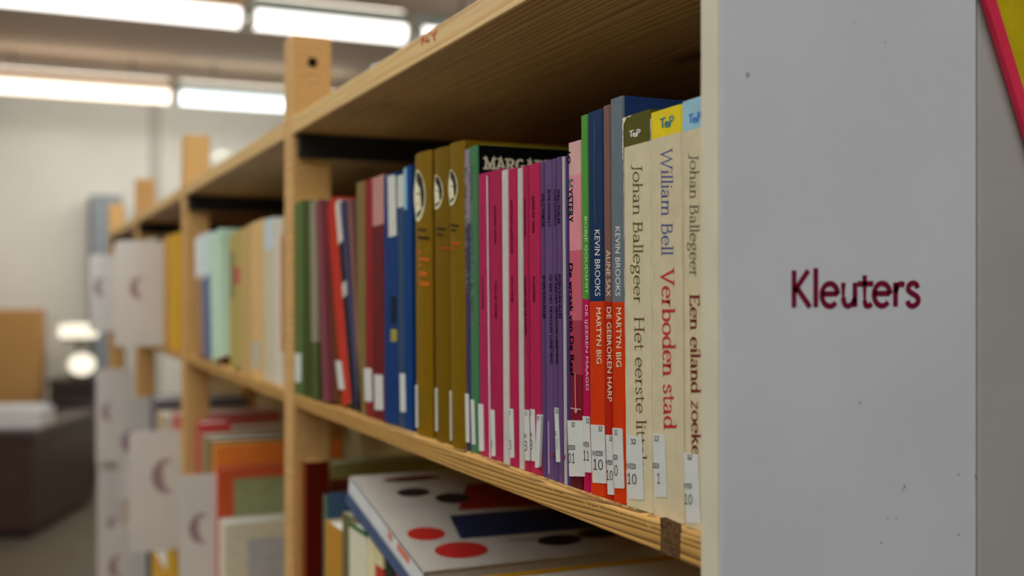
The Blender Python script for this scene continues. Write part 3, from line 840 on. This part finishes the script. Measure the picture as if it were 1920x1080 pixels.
spine_sans(B, 'TINE STUART', down(902.5, 905, 379, 903, 905.5, 458), (120, 22, 66))
spine_sans(B, 'NACHTLOPERS', down(903.3, 906, 519, 904, 906.8, 580), INK, bold=.03)
sticker(B, 897, 906.5, 757, 845, [], tilt=1.2, rad=2)
# green spine with black cover
B = book('green spine with black front cover and white slab lettering', 881.3, 896.5, 276, [(None, (74, 116, 86))], depth=.145, cover=(14, 14, 18), rough=.42)
spine_sans(B, 'MARGARETHA VAN ANDEL / IN TRANSIT', down(880.6, 886, 309, 884, 889.3, 610), (190, 204, 184), bold=.03)
sticker(B, 883, 889.8, 749, 833, tilt=1.5, rad=1.5)
yface = B.yo - B.w / 2 * math.cos(B.lr)
m = MB()
ln = stroke_len('MARGARETHA', .03)
q = [(911, 295), (1094, 304.5), (1094, 325), (911, 317)]
def cfn(u, v):
    x, y = bil(q, u / ln, v)
    Xw, Zw = onY(x, y, yface)
    dz = Zw - B.zo
    return (Xw - B.X, -B.w / 2 - .0003, dz / math.cos(B.lr))
stroke_text(m, 'MARGARETHA', cfn, .24, .16, .16, .03)
m.build('cover_lettering', flat((196, 188, 172)), B.root, fix=False)
d = MB(); d.box(.004, B.depth, -B.w / 2 - .0002, B.w / 2 + .0002, B.H, B.H + .0008); d.build('top_edge', flat((116, 112, 44)), B.root)
B = book('thin grey violet spine with white lettering, left of the green spine', 872.3, 881, 281, [(420, (132, 122, 134)), (None, (72, 62, 96))], depth=.13)
spine_sans(B, 'MEL WALLIS DE VRIES / SCHULD', down(871, 875.6, 312, 873.4, 878.2, 548), (196, 192, 192), bold=.03)
sticker(B, 872.5, 879.3, 738, 829, tilt=1.2, rad=1.5)
# olive hardbacks with portrait ovals
def portrait(B, x0, x1, y0, y1, k):
    cxp, cyp, rx, ry = (x0 + x1) / 2, (y0 + y1) / 2, (x1 - x0) / 2, (y1 - y0) / 2
    rnd = random.Random(k)
    m = MB()
    NR = 4
    ring = [(cxp + rx * math.cos(2 * math.pi * i / 28), cyp + ry * math.sin(2 * math.pi * i / 28)) for i in range(28)]
    for i in range(28):
        a_, b_ = ring[i], ring[(i + 1) % 28]
        for j in range(NR):
            k0, k1 = j / NR, (j + 1) / NR
            L_ = lambda p_, k_: loc(B, cxp + (p_[0] - cxp) * k_, cyp + (p_[1] - cyp) * k_, .0003)
            m.quad([L_(a_, k0), L_(a_, k1), L_(b_, k1), L_(b_, k0)] if j else [L_(a_, 0), L_(a_, k1), L_(b_, k1)], 0)
    def patch(pts, mi, o):
        c = (sum(p[0] for p in pts) / len(pts), sum(p[1] for p in pts) / len(pts))
        for i in range(len(pts)):
            a, b2 = pts[i], pts[(i + 1) % len(pts)]
            for j in range(3):
                k0, k1 = j / 3, (j + 1) / 3
                L_ = lambda p_, k_: loc(B, cxp + rx * (c[0] + (p_[0] - c[0]) * k_), cyp + ry * (c[1] + (p_[1] - c[1]) * k_), o)
                m.quad([L_(a, k0), L_(a, k1), L_(b2, k1), L_(b2, k0)] if j else [L_(a, 0), L_(a, k1), L_(b2, k1)], mi)
    patch([(-.2, -.9), (.3, -.92), (.7, -.65), (.92, -.1), (.85, .35), (.6, .55), (.55, .1), (.5, -.3), (.1, -.55), (-.3, -.6)], 1, .00045)   # hair
    patch([(-.5, -.12), (-.15, -.14), (-.2, -.06), (-.45, -.04)], 1, .00045)
    patch([(.1, -.12), (.4, -.1), (.35, -.03), (.12, -.05)], 1, .00045)
    patch([(-.25, .28), (.15, .28), (.05, .36), (-.15, .36)], 2, .00045)
    patch([(.2, .6), (.55, .5), (.6, .62), (.1, .85), (-.3, .8), (-.1, .66)], 1, .00045)
    m.build('portrait_print', [flat((206, 198, 164)), flat((46, 44, 34)), flat((120, 106, 76))], B.root, fix=False)
def lines(B, rows, rgb, nm='print_lines'):
    blob_strokes(B, [[(a + (c - a) * f0, y + .12 * (c - a) * f0), (a + (c - a) * f1, y + .12 * (c - a) * f1), (a + (c - a) * f1, y + h + .12 * (c - a) * f1), (a + (c - a) * f0, y + h + .12 * (c - a) * f0)]
                     for a, c, y, h in rows for f0, f1 in ((0, .25), (.25, .5), (.5, .75), (.75, 1))], rgb, nm, .0004)
OLV = (118, 96, 8)
B = book('olive hardback nearest the violet spine, with a small oval portrait', 837, 866.5, 272, [(None, OLV)], depth=.15, th=.002, round_spine=True, X=DB - .0025, rough=.45)
portrait(B, 834, 857, 318, 386, 1)
lines(B, [(840, 858, 419, 4), (844, 855, 429, 4)], (40, 36, 20)); lines(B, [(841, 860, 453, 4), (844, 854, 463, 3)], (176, 74, 30))
sticker(B, 838, 845, 733, 826, tilt=1.0, rad=1.5)
B = book('middle olive hardback of three, with an oval portrait', 809.5, 836, 282, [(None, (112, 90, 8))], depth=.15, th=.002, round_spine=True, X=DB - .0025, rough=.45)
portrait(B, 808, 829, 328, 393, 2)
lines(B, [(817, 832, 426, 4), (819, 829, 437, 4)], (40, 36, 20)); lines(B, [(818, 838, 462, 3.5)], (150, 66, 28))
sticker(B, 812, 820, 728, 808, tilt=1.0, rad=1.5)
B = book('olive hardback next to the blue spines, with the largest oval portrait', 773, 804, 291, [(None, (122, 98, 8))], depth=.15, th=.002, round_spine=True, X=DB - .0025, rough=.45)
portrait(B, 770, 796, 319, 416, 3)
lines(B, [(783, 797, 428, 4), (783, 801, 442, 5)], (40, 36, 20)); lines(B, [(785, 791, 470, 6), (786, 801, 482, 6), (787, 791, 494, 6), (786, 798, 508, 9), (787, 801, 527, 8)], (178, 92, 28))
sticker(B, 774, 782, 722, 802, tilt=1.0, rad=1.5)
# blue, red and other spines running on to the post
B = book('saturated blue spine left of the olive hardbacks', 758.5, 772.8, 314, [(None, (10, 66, 116))], depth=.14)
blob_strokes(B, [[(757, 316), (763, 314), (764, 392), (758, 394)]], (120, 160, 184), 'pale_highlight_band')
B = book('grey blue spine with a white head between two blue spines', 745, 758.3, 330, [(390, (178, 182, 172)), (None, (58, 78, 104))], depth=.14)
sticker(B, 750, 760, 700, 772, tilt=1, rad=1)
B = book('blue spine with long white top panel and yellow spot', 720, 744.8, 330, [(None, (24, 64, 112))], depth=.14)
blob_strokes(B, [[(727, 330), (742, 328), (744, 441), (729, 445)]], (184, 184, 174), 'white_panel')
blob_strokes(B, [[(733, 555), (744, 556), (744, 606), (733, 607)]], (18, 30, 46), 'dark_panel')
blob_strokes(B, [[(733, 617), (745, 618), (745, 640), (733, 641)]], (140, 130, 60), 'yellow_spot')
B = book('pinkish spine turning dark red, with a white foot sticker, right of the red one', 698.5, 719.8, 334, [(424, (170, 128, 122)), (None, (104, 40, 46))], depth=.14)
sticker(B, 702, 718, 702, 768, tilt=1, rad=1.5)
B = book('plain red spine with wide white foot sticker', 685, 698.2, 338, [(None, (130, 46, 46))], depth=.14)
sticker(B, 683, 697, 690, 752, tilt=1.5, rad=1.5)
B = book('drab olive tan spine next to the red one', 669, 684.6, 343, [(None, (122, 106, 68))], depth=.14)
B = book('brownish pink slim spine leaning on the tan one', 660.5, 665, 374, [(None, (128, 98, 90))], depth=.13, lean=12)
B = book('slate purple leaning spine behind the black one', 650, 657, 376, [(None, (78, 74, 100))], depth=.13, lean=17)
B = book('black leaning spine with white head and white tail', 641.5, 649.5, 376, [(455, (186, 184, 172)), (530, (34, 38, 44)), (556, (170, 168, 160)), (None, (36, 40, 50))], depth=.13, lean=17)
B = book('coral red leaning spine with a pale foot sticker', 624.5, 641, 378, [(None, (172, 66, 52))], depth=.13, lean=17)
sticker(B, 629, 640, 676, 730, tilt=7, rad=1.5)
B = book('pinkish white leaning spine over brown, left of the coral one', 611, 621.5, 378, [(500, (188, 164, 154)), (None, (112, 76, 44))], depth=.13, lean=14)
B = book('plum mauve leaning spine', 597, 607, 378, [(None, (122, 74, 80))], X=DS + .0006, depth=.13, lean=9)
B = book('grey spine with green foot, right of the green ones', 582, 594, 378, [(640, (134, 128, 112)), (None, (84, 92, 56))], X=DS + .0006, depth=.13, lean=2.5)
B = book('darker green spine, second from the post', 567.5, 581.7, 379, [(None, (70, 82, 38))], X=DS + .0006, depth=.13)
B = book('green spine standing against the post with a white sticker', 551.5, 567.2, 380, [(None, (92, 108, 64))], X=DS + .0006, depth=.13)
sticker(B, 553, 565, 662, 716, tilt=0, rad=1.5)

# ------------------------------------------------------------------ second bay, main shelf
G2 = 2.1
B2 = [
 ('grey white spine with coral edge behind the first post', 512, 530, 412, (162, 154, 140), 1),
 ('whitish spine with bluish head left of the coral edged one', 495, 511.5, 412, (156, 148, 128), 1),
 ('broad tan spine, tallest in the second bay', 470, 494.5, 418, (164, 136, 98), 1),
 ('tan spine beside the dark red spotted book', 451, 469.5, 428, (150, 126, 90), 2),
 ('olive green spine with dark upper patch and red spot', 430, 450.5, 440, (138, 126, 78), 4),
 ('mint green leaning spine in the second bay', 394, 414, 442, (150, 184, 152), 9),
 ('pale blue over navy leaning spine left of the mint one', 379, 393, 444, (150, 164, 172), 9),
 ('brown grey spine against the second post', 367, 377, 446, (150, 136, 112), 9),
]
for lab, a, c, yt, rgb, ln_ in B2:
    bands = [(None, rgb)]
    if 'navy' in lab: bands = [(520, (160, 174, 174)), (None, (86, 94, 120))]
    if 'bluish' in lab: bands = [(470, (150, 160, 164)), (None, rgb)]
    if 'brown grey' in lab: bands = [(520, (180, 184, 176)), (None, (130, 106, 78))]
    Bk = book(lab, a, c, yt, bands, lean=ln_, depth=.16, g=G2, gap=.0006)
    if lab.startswith('olive green'):
        blob_strokes(Bk, [[(432, 470), (439, 472), (440, 560), (433, 556)]], (112, 108, 84), 'dark_patch')
        blob_strokes(Bk, [[(440, 500), (449, 502), (449, 535), (440, 532)]], (172, 76, 72), 'red_spot')
    if lab.startswith('grey white'):
        blob_strokes(Bk, [[(526, 440), (530, 440), (531, 660), (527, 660)]], (190, 128, 98), 'coral_edge')
    if lab.startswith('broad tan'):
        sticker(Bk, 472, 488, 640, 690, tilt=0, rad=1, rgb=(176, 168, 146))
# third bay, main shelf
for lab, a, c, yt, rgb, ln_ in (('bright yellow spine just left of the second post', 322, 334, 440, (166, 128, 18), 1), ('orange yellow spine behind the white divider sign', 306, 321, 446, (150, 116, 50), 1),
                                ('dark brown spine in the third bay behind the sign', 288, 297, 448, (96, 70, 50), 1), ('pale grey spine in the third bay behind the sign', 276, 287.5, 450, (170, 164, 150), 1)):
    book(lab, a, c, yt, [(None, rgb)], lean=ln_, depth=.16, g=G2, gap=.0006)
for lab, a, c, yt, rgb in (('cream spine in the fourth bay, nearest the third post', 240, 248, 470, (180, 170, 150)), ('dull blue spine in the fourth bay', 233, 239.5, 474, (110, 120, 134)), ('ochre spine in the fourth bay', 226, 232.5, 474, (170, 130, 60))):
    book(lab, a, c, yt, [(None, rgb)], lean=.5, depth=.16, g=G2, gap=.001)

# ------------------------------------------------------------------ white divider signs standing out from the shelves
def divider(label, xr, xl, ytop, base, markx, marky, mk, inset=.03):
    """stands on the shelf whose top is at height base; its right edge on the shelf front is seen at column xr"""
    Y, _ = onX(xr, 550, DS)
    Xl, _ = onY(xl, 550, Y)
    _, Zt = onX(xr, ytop, DS)
    o = empty('shelf_divider', label, 'shelf divider', (DS, Y, base), group='white divider signs along the bookcase')
    m = MB()
    x0, x1, h, r_ = Xl - DS, inset, Zt - base, .006
    ol = [(x0, 0), (x1, 0), (x1, h - r_), (x1 - r_, h), (x0 + r_, h), (x0, h - r_)]
    m.prism(ol, -.0015, .0015)
    m.build('sign_plate', mat((176, 172, 168), 1.6, .5, .3, .03, 20, name='white_plastic'), o, bevel=.0005)
    m = MB(); m.box(0.002, x1, .0015, .010, 0, .0012); m.build('foot_plate', mat((176, 172, 168), 1.6, .5, .3, .03, 20), o)
    Xm, Zm = onY(markx, marky, Y)
    m = MB()
    s = .021 * mk
    for k in range(3):
        ribbon(m, arc(0, 0, 1.0 - .28 * k, 1.25 - .3 * k, 70 + 30 * k, 290 - 20 * k, 14), .3, .26, lambda u, v: (Xm - DS + u * s, -.0019, Zm - base + v * s))
    m.build('printed_mark', flat((136, 112, 116), 1.5), o, fix=False)
    return o
LOW, FOOT = levels['low'][1], levels['foot'][1]
divider('white divider sign on the main shelf left of the yellow spine', 300, 215, 452, SHELF_TOP, 262, 540, .8)
divider('small far white divider sign at the end of the main shelf', 225, 168, 478, SHELF_TOP, 192, 538, .9, .03)
divider('white divider sign on the lower shelf, closest to the picture books', 396, 336, 888, LOW, 378, 990, .8)
divider('white divider sign with a large ring mark on the lower shelf, third bay', 334, 242, 806, LOW, 312, 892, 1.1)
divider('white divider sign on the lower shelf, just past the ring marked one', 272, 222, 745, LOW, 246, 828, .9)
divider('farthest white divider sign on the lower shelf', 228, 180, 692, LOW, 206, 772, .9)
divider('farthest white divider sign on the bottom shelf', 226, 182, 862, FOOT, 216, 985, .9)
divider('white divider sign at the lower edge of the picture, bottom shelf', 268, 198, 985, FOOT, 222, 1062, .9)

# ------------------------------------------------------------------ lower shelf, first bay
G3 = 2.0
def low_book(label, xl, xr, yt, rgb, lean=0.3, depth=.2, cover=None, base=LOW, th=.0012, X=DB, name='picture_book', g=G3, bands=None):
    return book(label, xl, xr, yt, bands or [(None, rgb)], lean=lean, depth=depth, base=base, cover=cover, th=th, X=X, name=name, g=g, y_ref=1000, gap=.0006)
low_book('rust brown album with dark red cover against the first post, lower shelf', 555, 572, 858, (108, 62, 36), cover=(84, 26, 8), depth=.026, lean=0)
low_book('tall dull green album behind the leaning books, lower shelf', 585, 597, 864, (112, 118, 84), cover=(136, 146, 100), depth=.2, X=DB + .05)
low_book('dusty pink and red edged album, lower shelf', 599, 604, 900, (150, 104, 92), cover=(128, 72, 62), depth=.2, X=DB + .035)
low_book('teal green album with blue picture, lower shelf', 605, 612, 925, (90, 108, 92), cover=(74, 94, 118), depth=.2, X=DB + .02)
low_book('mustard yellow album spine, lower shelf', 609, 640, 974, (146, 112, 52), cover=(150, 138, 108), depth=.22)
low_book('green topped narrow spine right of the mustard one', 641, 653, 960, (96, 88, 66), cover=(150, 148, 130), depth=.2)
low_book('greyish white wide spine with green head, lower shelf', 654, 688, 978, (170, 164, 140), cover=(150, 140, 110), depth=.2, bands=[(986, (64, 96, 56)), (None, (172, 168, 148))])
low_book('cream spine right of the greyish white one, lower shelf', 689, 702, 1003, (178, 168, 134), depth=.2)
low_book('cream and red striped spine, lower shelf', 703, 718, 1012, (170, 158, 126), depth=.2, bands=[(1056, (176, 164, 130)), (None, (150, 60, 48))])
low_book('dark green slim spine under the leaning albums', 722, 738, 1040, (44, 58, 44), depth=.2)
low_book('red and orange slim spine under the leaning albums', 740, 754, 1052, (150, 66, 30), depth=.2)
low_book('black spine under the leaning albums, nearest one in view', 756, 775, 1070, (36, 34, 32), depth=.2)
low_book('mustard box file deep in the first bay, lower shelf', 842, 930, 1086, (150, 120, 40), cover=(160, 124, 40), depth=.2)
# two albums lying on the row, tilted
ya, za = onX(655, 893, DB - .004)
yb, zb = onX(792, 1072, DB - .004)
dy, dz = ya - yb, za - zb
ang = math.atan2(dz, dy)
Ln = math.hypot(dy, dz)
def album(label, z_off, th, spine_rgb, cover_rgb, art, x_off=0.0, page=(150, 148, 146)):
    o = empty('comic_album', label, 'book', (DB - .004 + x_off, yb, zb), (ang, 0, 0), group='albums lying on the lower shelf row')
    w = .235
    m = MB()
    m.box(0, w, 0, Ln, z_off - .0012, z_off, 0)
    m.box(0, w, 0, Ln, z_off - th, z_off - th + .0012, 1)
    m.box(0, .0012, 0, Ln, z_off - th, z_off, 1)
    m.build('cover', [mat(cover_rgb, 1.3, .25, .5, .05, 30, name='gloss_cover'), mat(spine_rgb, 1.5, .3, .5, name='gloss_spine')], o)
    m = MB(); m.box(.0013, w - .002, .002, Ln - .002, z_off - th + .0013, z_off - .0013)
    m.build('page_block', mat(page, G3, .8, .1, .08, 300, name='paper'), o)
    for nm, rgb, polys in art:
        for p in polys:
            a = MB()
            if p[0] == 'e':
                _, u, v, ru, rv = p
                a.quad([(u + ru * math.cos(2 * math.pi * i / 24), v + rv * math.sin(2 * math.pi * i / 24), z_off + .0003) for i in range(24)])
            elif p[0] == 's':
                _, v0, v1, z0, z1 = p
                a.quad([(-.0003, v0, z_off - z0), (-.0003, v1, z_off - z0), (-.0003, v1, z_off - z1), (-.0003, v0, z_off - z1)])
            else:
                a.quad([(u, v, z_off + .0002) for u, v in p])
            a.build(nm, mat(rgb, G3, .3, .45, .05, 60, name='print'), o, fix=False)
    return o
v = Ln
album('upper white comic album lying tilted, red ovals and dark blue panel on its cover', 0, .016, (220, 212, 204), (176, 170, 162), [
    ('red_oval', (140, 28, 26), [('e', .043, .030, .022, .015), ('e', .026, .066, .016, .013)]),
    ('blue_panel', (18, 30, 58), [[(.050, .050), (.225, .046), (.225, .094), (.058, .098)]]),
    ('red_panel', (110, 12, 16), [[(.07, .108), (.20, .10), (.20, .16), (.10, .165)]]),
    ('black_figure', (20, 18, 20), [('e', .13, .03, .02, .010), ('e', .17, .036, .02, .009), ('e', .075, .135, .016, .012), [(.14, .165), (.225, .15), (.225, Ln * .97), (.15, Ln * .97)], ('e', .045, .155, .015, .010)]),
    ('dark_title', (70, 20, 24), [('e', .055, .188, .028, .006)]),
    ('cover_lines', (120, 112, 108), [[(.088, .036), (.115, .035), (.115, .041), (.088, .042)]]),
    ('spine_print', (180, 96, 70), [('s', .03, .06, .002, .008), ('s', .075, .085, .002, .008)])])
album('lower comic album with blue spine beneath the white one', -.0162, .010, (66, 84, 120), (120, 130, 150), [], -.002)

# ------------------------------------------------------------------ lower shelf, second bay: picture books showing their covers
def cover_art(Bk, polys, rgb, nm):
    m = MB()
    for (u0, u1, z0, z1) in polys:
        m.box(u0, u1, -Bk.w / 2 - .0004, -Bk.w / 2 - .0001, z0 * Bk.H, z1 * Bk.H)
    m.build(nm, mat(rgb, G3, .4, .3, name='print'), Bk.root)
k = low_book('cream rimmed grey blue picture book in front of the row, second bay lower shelf', 410, 420, 972, (176, 172, 152), cover=(160, 156, 140), depth=.2, lean=0)
cover_art(k, [(.035, .135, 0, .80)], (134, 136, 142), 'grey_panel')
cover_art(k, [(.136, .2, 0, .86)], (132, 146, 156), 'blue_strip')
k = low_book('red spined picture book with green cover behind the grey blue one', 404, 409, 876, (160, 60, 38), cover=(150, 76, 48), depth=.2, lean=0)
cover_art(k, [(.024, .2, .62, .92)], (112, 116, 84), 'green_panel')
cover_art(k, [(.05, .2, 0, .6)], (176, 138, 80), 'ochre_panel')
cover_art(k, [(.022, .048, .3, .56)], (74, 84, 84), 'dark_patch')
k = low_book('orange picture book, tallest in the second bay lower shelf', 398, 403, 832, (170, 116, 70), cover=(176, 128, 78), depth=.2, lean=0)
cover_art(k, [(.0, .2, .86, 1.0)], (178, 94, 36), 'orange_band')
for lab, a, c, yt, rgb in (('olive green book near the second post, lower shelf', 386, 394.5, 820, (112, 98, 66)), ('cream book near the second post, lower shelf', 377, 385.5, 812, (124, 110, 82)), ('crimson topped book beside the second post, lower shelf', 368, 376.5, 788, (150, 62, 62))):
    low_book(lab, a, c, yt, rgb, depth=.05 if 'crimson' in lab else .2)
# third bay lower shelf
for lab, a, c, yt, rgb in (('ochre book left of the second post, lower shelf', 338, 349, 800, (150, 112, 44)), ('reddish pink book, third bay lower shelf', 322, 331.5, 772, (160, 96, 88)), ('pale grey book, third bay lower shelf', 308, 321, 776, (150, 142, 128)), ('beige book, third bay lower shelf', 294, 307, 770, (158, 138, 112)), ('purple grey book, third bay lower shelf', 282, 293, 742, (96, 90, 96))):
    low_book(lab, a, c, yt, rgb, depth=.2)
# bottom shelf
for lab, a, c, yt, rgb in (('amber yellow book on the bottom shelf under the ring marked sign', 312, 332, 1012, (190, 136, 44)), ('golden book on the bottom shelf beside the amber one', 284, 311, 1022, (176, 132, 52)), ('dark teal book on the bottom shelf', 270.5, 282, 998, (54, 66, 70)), ('sand coloured book on the bottom shelf, farther along', 238, 246, 930, (166, 132, 84))):
    low_book(lab, a, c, yt, rgb, depth=.2, base=FOOT)

# ------------------------------------------------------------------ on top of the bookcase
ZT = levels['top'][1]
p = at(396, 300, 1.93)
o = empty('toy_globe', 'pale round globe standing on the top shelf behind the second post', 'globe', (p.x + .02, p.y, ZT))
m = MB(); m.lathe([(.0, 0), (.016, 0), (.016, .004), (.004, .006), (.004, .012)], 20); m.build('globe_stand', mat((120, 96, 70), 1.4), o, smooth=True)
m = MB(); m.lathe([(.024 * math.sin(R(a)) + 1e-4, .034 - .024 * math.cos(R(a))) for a in range(0, 181, 12)], 24); m.build('ball', mat((214, 202, 186), 1.4, .4, name='ivory'), o, smooth=True)
p = at(686, 110, 1.03)
o = empty('storage_box', 'lilac white box lying on the top shelf of the first bay', 'box', (p.x + .05, p.y + .05, ZT), (0, 0, R(12)))
m = MB(); m.box(-.02, .05, -.04, .02, 0, .026); m.build('box_body', mat((178, 172, 182), 1.5, .6, name='lilac_card'), o, bevel=.002)
m = MB(); m.box(-.022, .052, -.042, .022, .026, .034); m.build('box_lid', mat((190, 184, 192), 1.5, .6, name='lilac_card'), o, bevel=.002)

# ================================================================== FAR END OF THE ROOM
DKW = mat((58, 40, 34), 1.7, .4, .4, .15, 12, name='dark_veneer')
p = at(62, 1010, 6.16)
ROT = -TH + R(4)
o = empty('counter', 'low dark brown counter on the floor at the far left', 'counter', (p.x, p.y, 0), (0, 0, ROT))
m = MB(); m.box(-1.5, 0, .0, 1.1, .04, .56); m.build('counter_body', DKW, o, bevel=.006)
m = MB(); m.box(-1.52, .02, -.02, 1.12, .56, .60); m.build('counter_top', mat((74, 60, 56), 1.7, .35, .4, .1, 10, name='counter_laminate'), o, bevel=.006)
m = MB(); m.box(-1.46, -.04, .04, 1.06, 0, .04); m.build('plinth', mat((30, 24, 22), 1.2), o)
cA = Matrix.Rotation(ROT, 4, 'Z')
def onc(x, y, z):
    w_ = Vector((p.x, p.y, 0)) + cA @ Vector((x, y, 0))
    return (w_.x, w_.y, z)
o = empty('paper_pile', 'pinkish white pile of paper on the dark counter', 'paper', onc(-.19, .2, .6), (0, 0, ROT))
m = MB(); m.box(-.2, .2, -.12, .12, 0, .1); m.build('sheets', mat((204, 190, 188), 1.6, .8, .1, .06, 200, name='paper'), o, bevel=.004)
m = MB(); m.box(-.19, .16, -.11, .10, .1, .115); m.build('top_sheet', mat((214, 204, 202), 1.6, .8, name='paper'), o)
p2 = at(168, 938, 7.35)
o = empty('gap_block', 'added black block for the dark gap behind the counter', 'dark gap', (p2.x - .09, p2.y + .1, 0), (0, 0, ROT))
m = MB(); m.box(-.1, .1, -.1, .1, 0, .60); m.build('gap_block_body', mat((26, 22, 22), 1.0, .5), o, bevel=.012)  # black block put in where only a dark gap shows
m = MB(); m.box(-.108, .108, -.108, .108, .60, .63); m.build('gap_block_rim', mat((34, 30, 30), 1.0, .4), o, bevel=.006)
# wooden cabinet
CAB = wood('orange_veneer', (180, 138, 82), (160, 116, 62), 1.5, .3, -.6, 14, 3, knots=False)
p3 = at(76, 600, 7.8)
o = empty('cabinet', 'orange brown wooden cabinet behind the counter at the left edge', 'cabinet', (p3.x, p3.y, 0), (0, 0, R(-6)))
m = MB(); m.box(-.9, 0, 0, .4, .06, 1.235); m.build('cabinet_body', CAB, o, bevel=.006)
for (a, c) in ((-.895, -.455), (-.445, -.005)):
    m = MB(); m.box(a, c, -.02, 0, .08, 1.22); dd = m.build('door', CAB, o, bevel=.004)
    m = MB(); m.lathe([(.0, 0), (.012, 0), (.015, .012), (.0, .02)], 14)
    kx = c - .04 if a < -.5 else a + .04
    for i, v_ in enumerate(m.v): m.v[i] = (v_[0] + kx, -.02 - v_[2], v_[1] + .7)
    m.build('knob', mat((60, 50, 40), 1.2, .4), dd)
m = MB(); m.box(-.88, -.02, .02, .38, 0, .06); m.build('plinth', mat((60, 40, 24), 1.2), o)
# dark chest carrying two lamps
p4 = at(140, 765, 7.6)
o = empty('side_chest', 'dark chest under the two glowing lamps', 'chest', (p4.x, p4.y, 0), (0, 0, R(-10)))
zc = EYE + (HZ - 712) * 7.6 / FPX
m = MB(); m.box(-.16, .12, 0, .4, .05, zc - .03); m.build('chest_body', mat((46, 34, 28), 1.6, .5, .3, .2, 14, name='dark_wood'), o, bevel=.006)
m = MB(); m.box(-.18, .14, -.02, .42, zc - .03, zc); m.build('chest_top', mat((56, 44, 36), 1.6, .4), o, bevel=.004)
m = MB(); m.box(-.14, .10, .02, .38, 0, .05); m.build('plinth', mat((30, 24, 20), 1.2), o)
m = MB(); m.box(-.14, .10, -.012, 0, .1, zc - .06); dd = m.build('door', mat((50, 37, 30), 1.6, .5, .3, .2, 14), o, bevel=.003)
m = MB(); m.box(-.12, -.1, -.03, -.012, .3, .4); m.build('handle', mat((120, 110, 90), 1.2, .3), dd)
LAMPG = glow((1.0, 0.90, 0.70), 1.1, 'lamp_glow')
q1 = at(153, 698, 7.7)
o = empty('globe_lamp', 'round glowing lamp on the dark chest, lower of the two', 'lamp', (q1.x, q1.y - .03, zc))
m = MB(); m.lathe([(0, 0), (.06, 0), (.06, .012), (.02, .02), (.02, .03)], 20); m.build('lamp_base', mat((60, 50, 40), 1.2, .4), o, smooth=True)
hz_ = q1.z - zc
m = MB(); m.lathe([(.088 * math.sin(R(a)) + 1e-4, .1 - .075 * math.cos(R(a))) for a in range(0, 181, 12)], 24); m.build('globe_shade', LAMPG, o, smooth=True)
q2 = at(147, 620, 7.9)
o = empty('table_lamp', 'lamp with a wide glowing drum shade, upper of the two', 'lamp', (q2.x, q2.y + .02, zc))
hs = q2.z - zc
m = MB(); m.lathe([(0, 0), (.06, 0), (.06, .015), (.012, .025), (.012, hs - .03)], 20); m.build('lamp_base', mat((60, 50, 40), 1.2, .4), o, smooth=True)
m = MB(); m.lathe([(.05, hs - .05), (.125, hs - .05), (.135, hs - .02), (.125, hs + .04), (.05, hs + .05), (.001, hs + .05)], 26); m.build('drum_shade', LAMPG, o, smooth=True)
m = MB(); m.lathe([(.0005, hs - .075), (.1, hs - .07), (.11, hs - .051), (.01, hs - .05)], 24); m.build('shade_ring', mat((50, 42, 34), 1.2, .4), o, smooth=True)
# blue grey cupboard by the far wall
Xa, _ = onY(170, 400, Y1 - .3); Xb, _ = onY(197, 400, Y1 - .3)
za = onY(180, 365, Y1 - .3)[1]
o = empty('wall_cupboard', 'narrow blue grey cupboard against the far wall beyond the bookcase', 'cupboard', (Xa, Y1 - .3, 0))
m = MB(); m.box(0, Xb - Xa + .12, 0, .29, .05, za); m.build('cupboard_body', mat((110, 116, 120), 1.5, .6), o, bevel=.006)
m = MB(); m.box(.01, Xb - Xa + .11, -.018, 0, .07, za - .02); dd = m.build('door', mat((118, 124, 128), 1.5, .6), o, bevel=.004)
m = MB(); m.box(.02, .035, -.035, -.018, 1.0, 1.12); m.build('handle', mat((150, 150, 150), 1.0, .3), dd)
m = MB(); m.box(.02, Xb - Xa + .10, .02, .27, 0, .05); m.build('plinth', mat((50, 50, 52), 1.0), o)
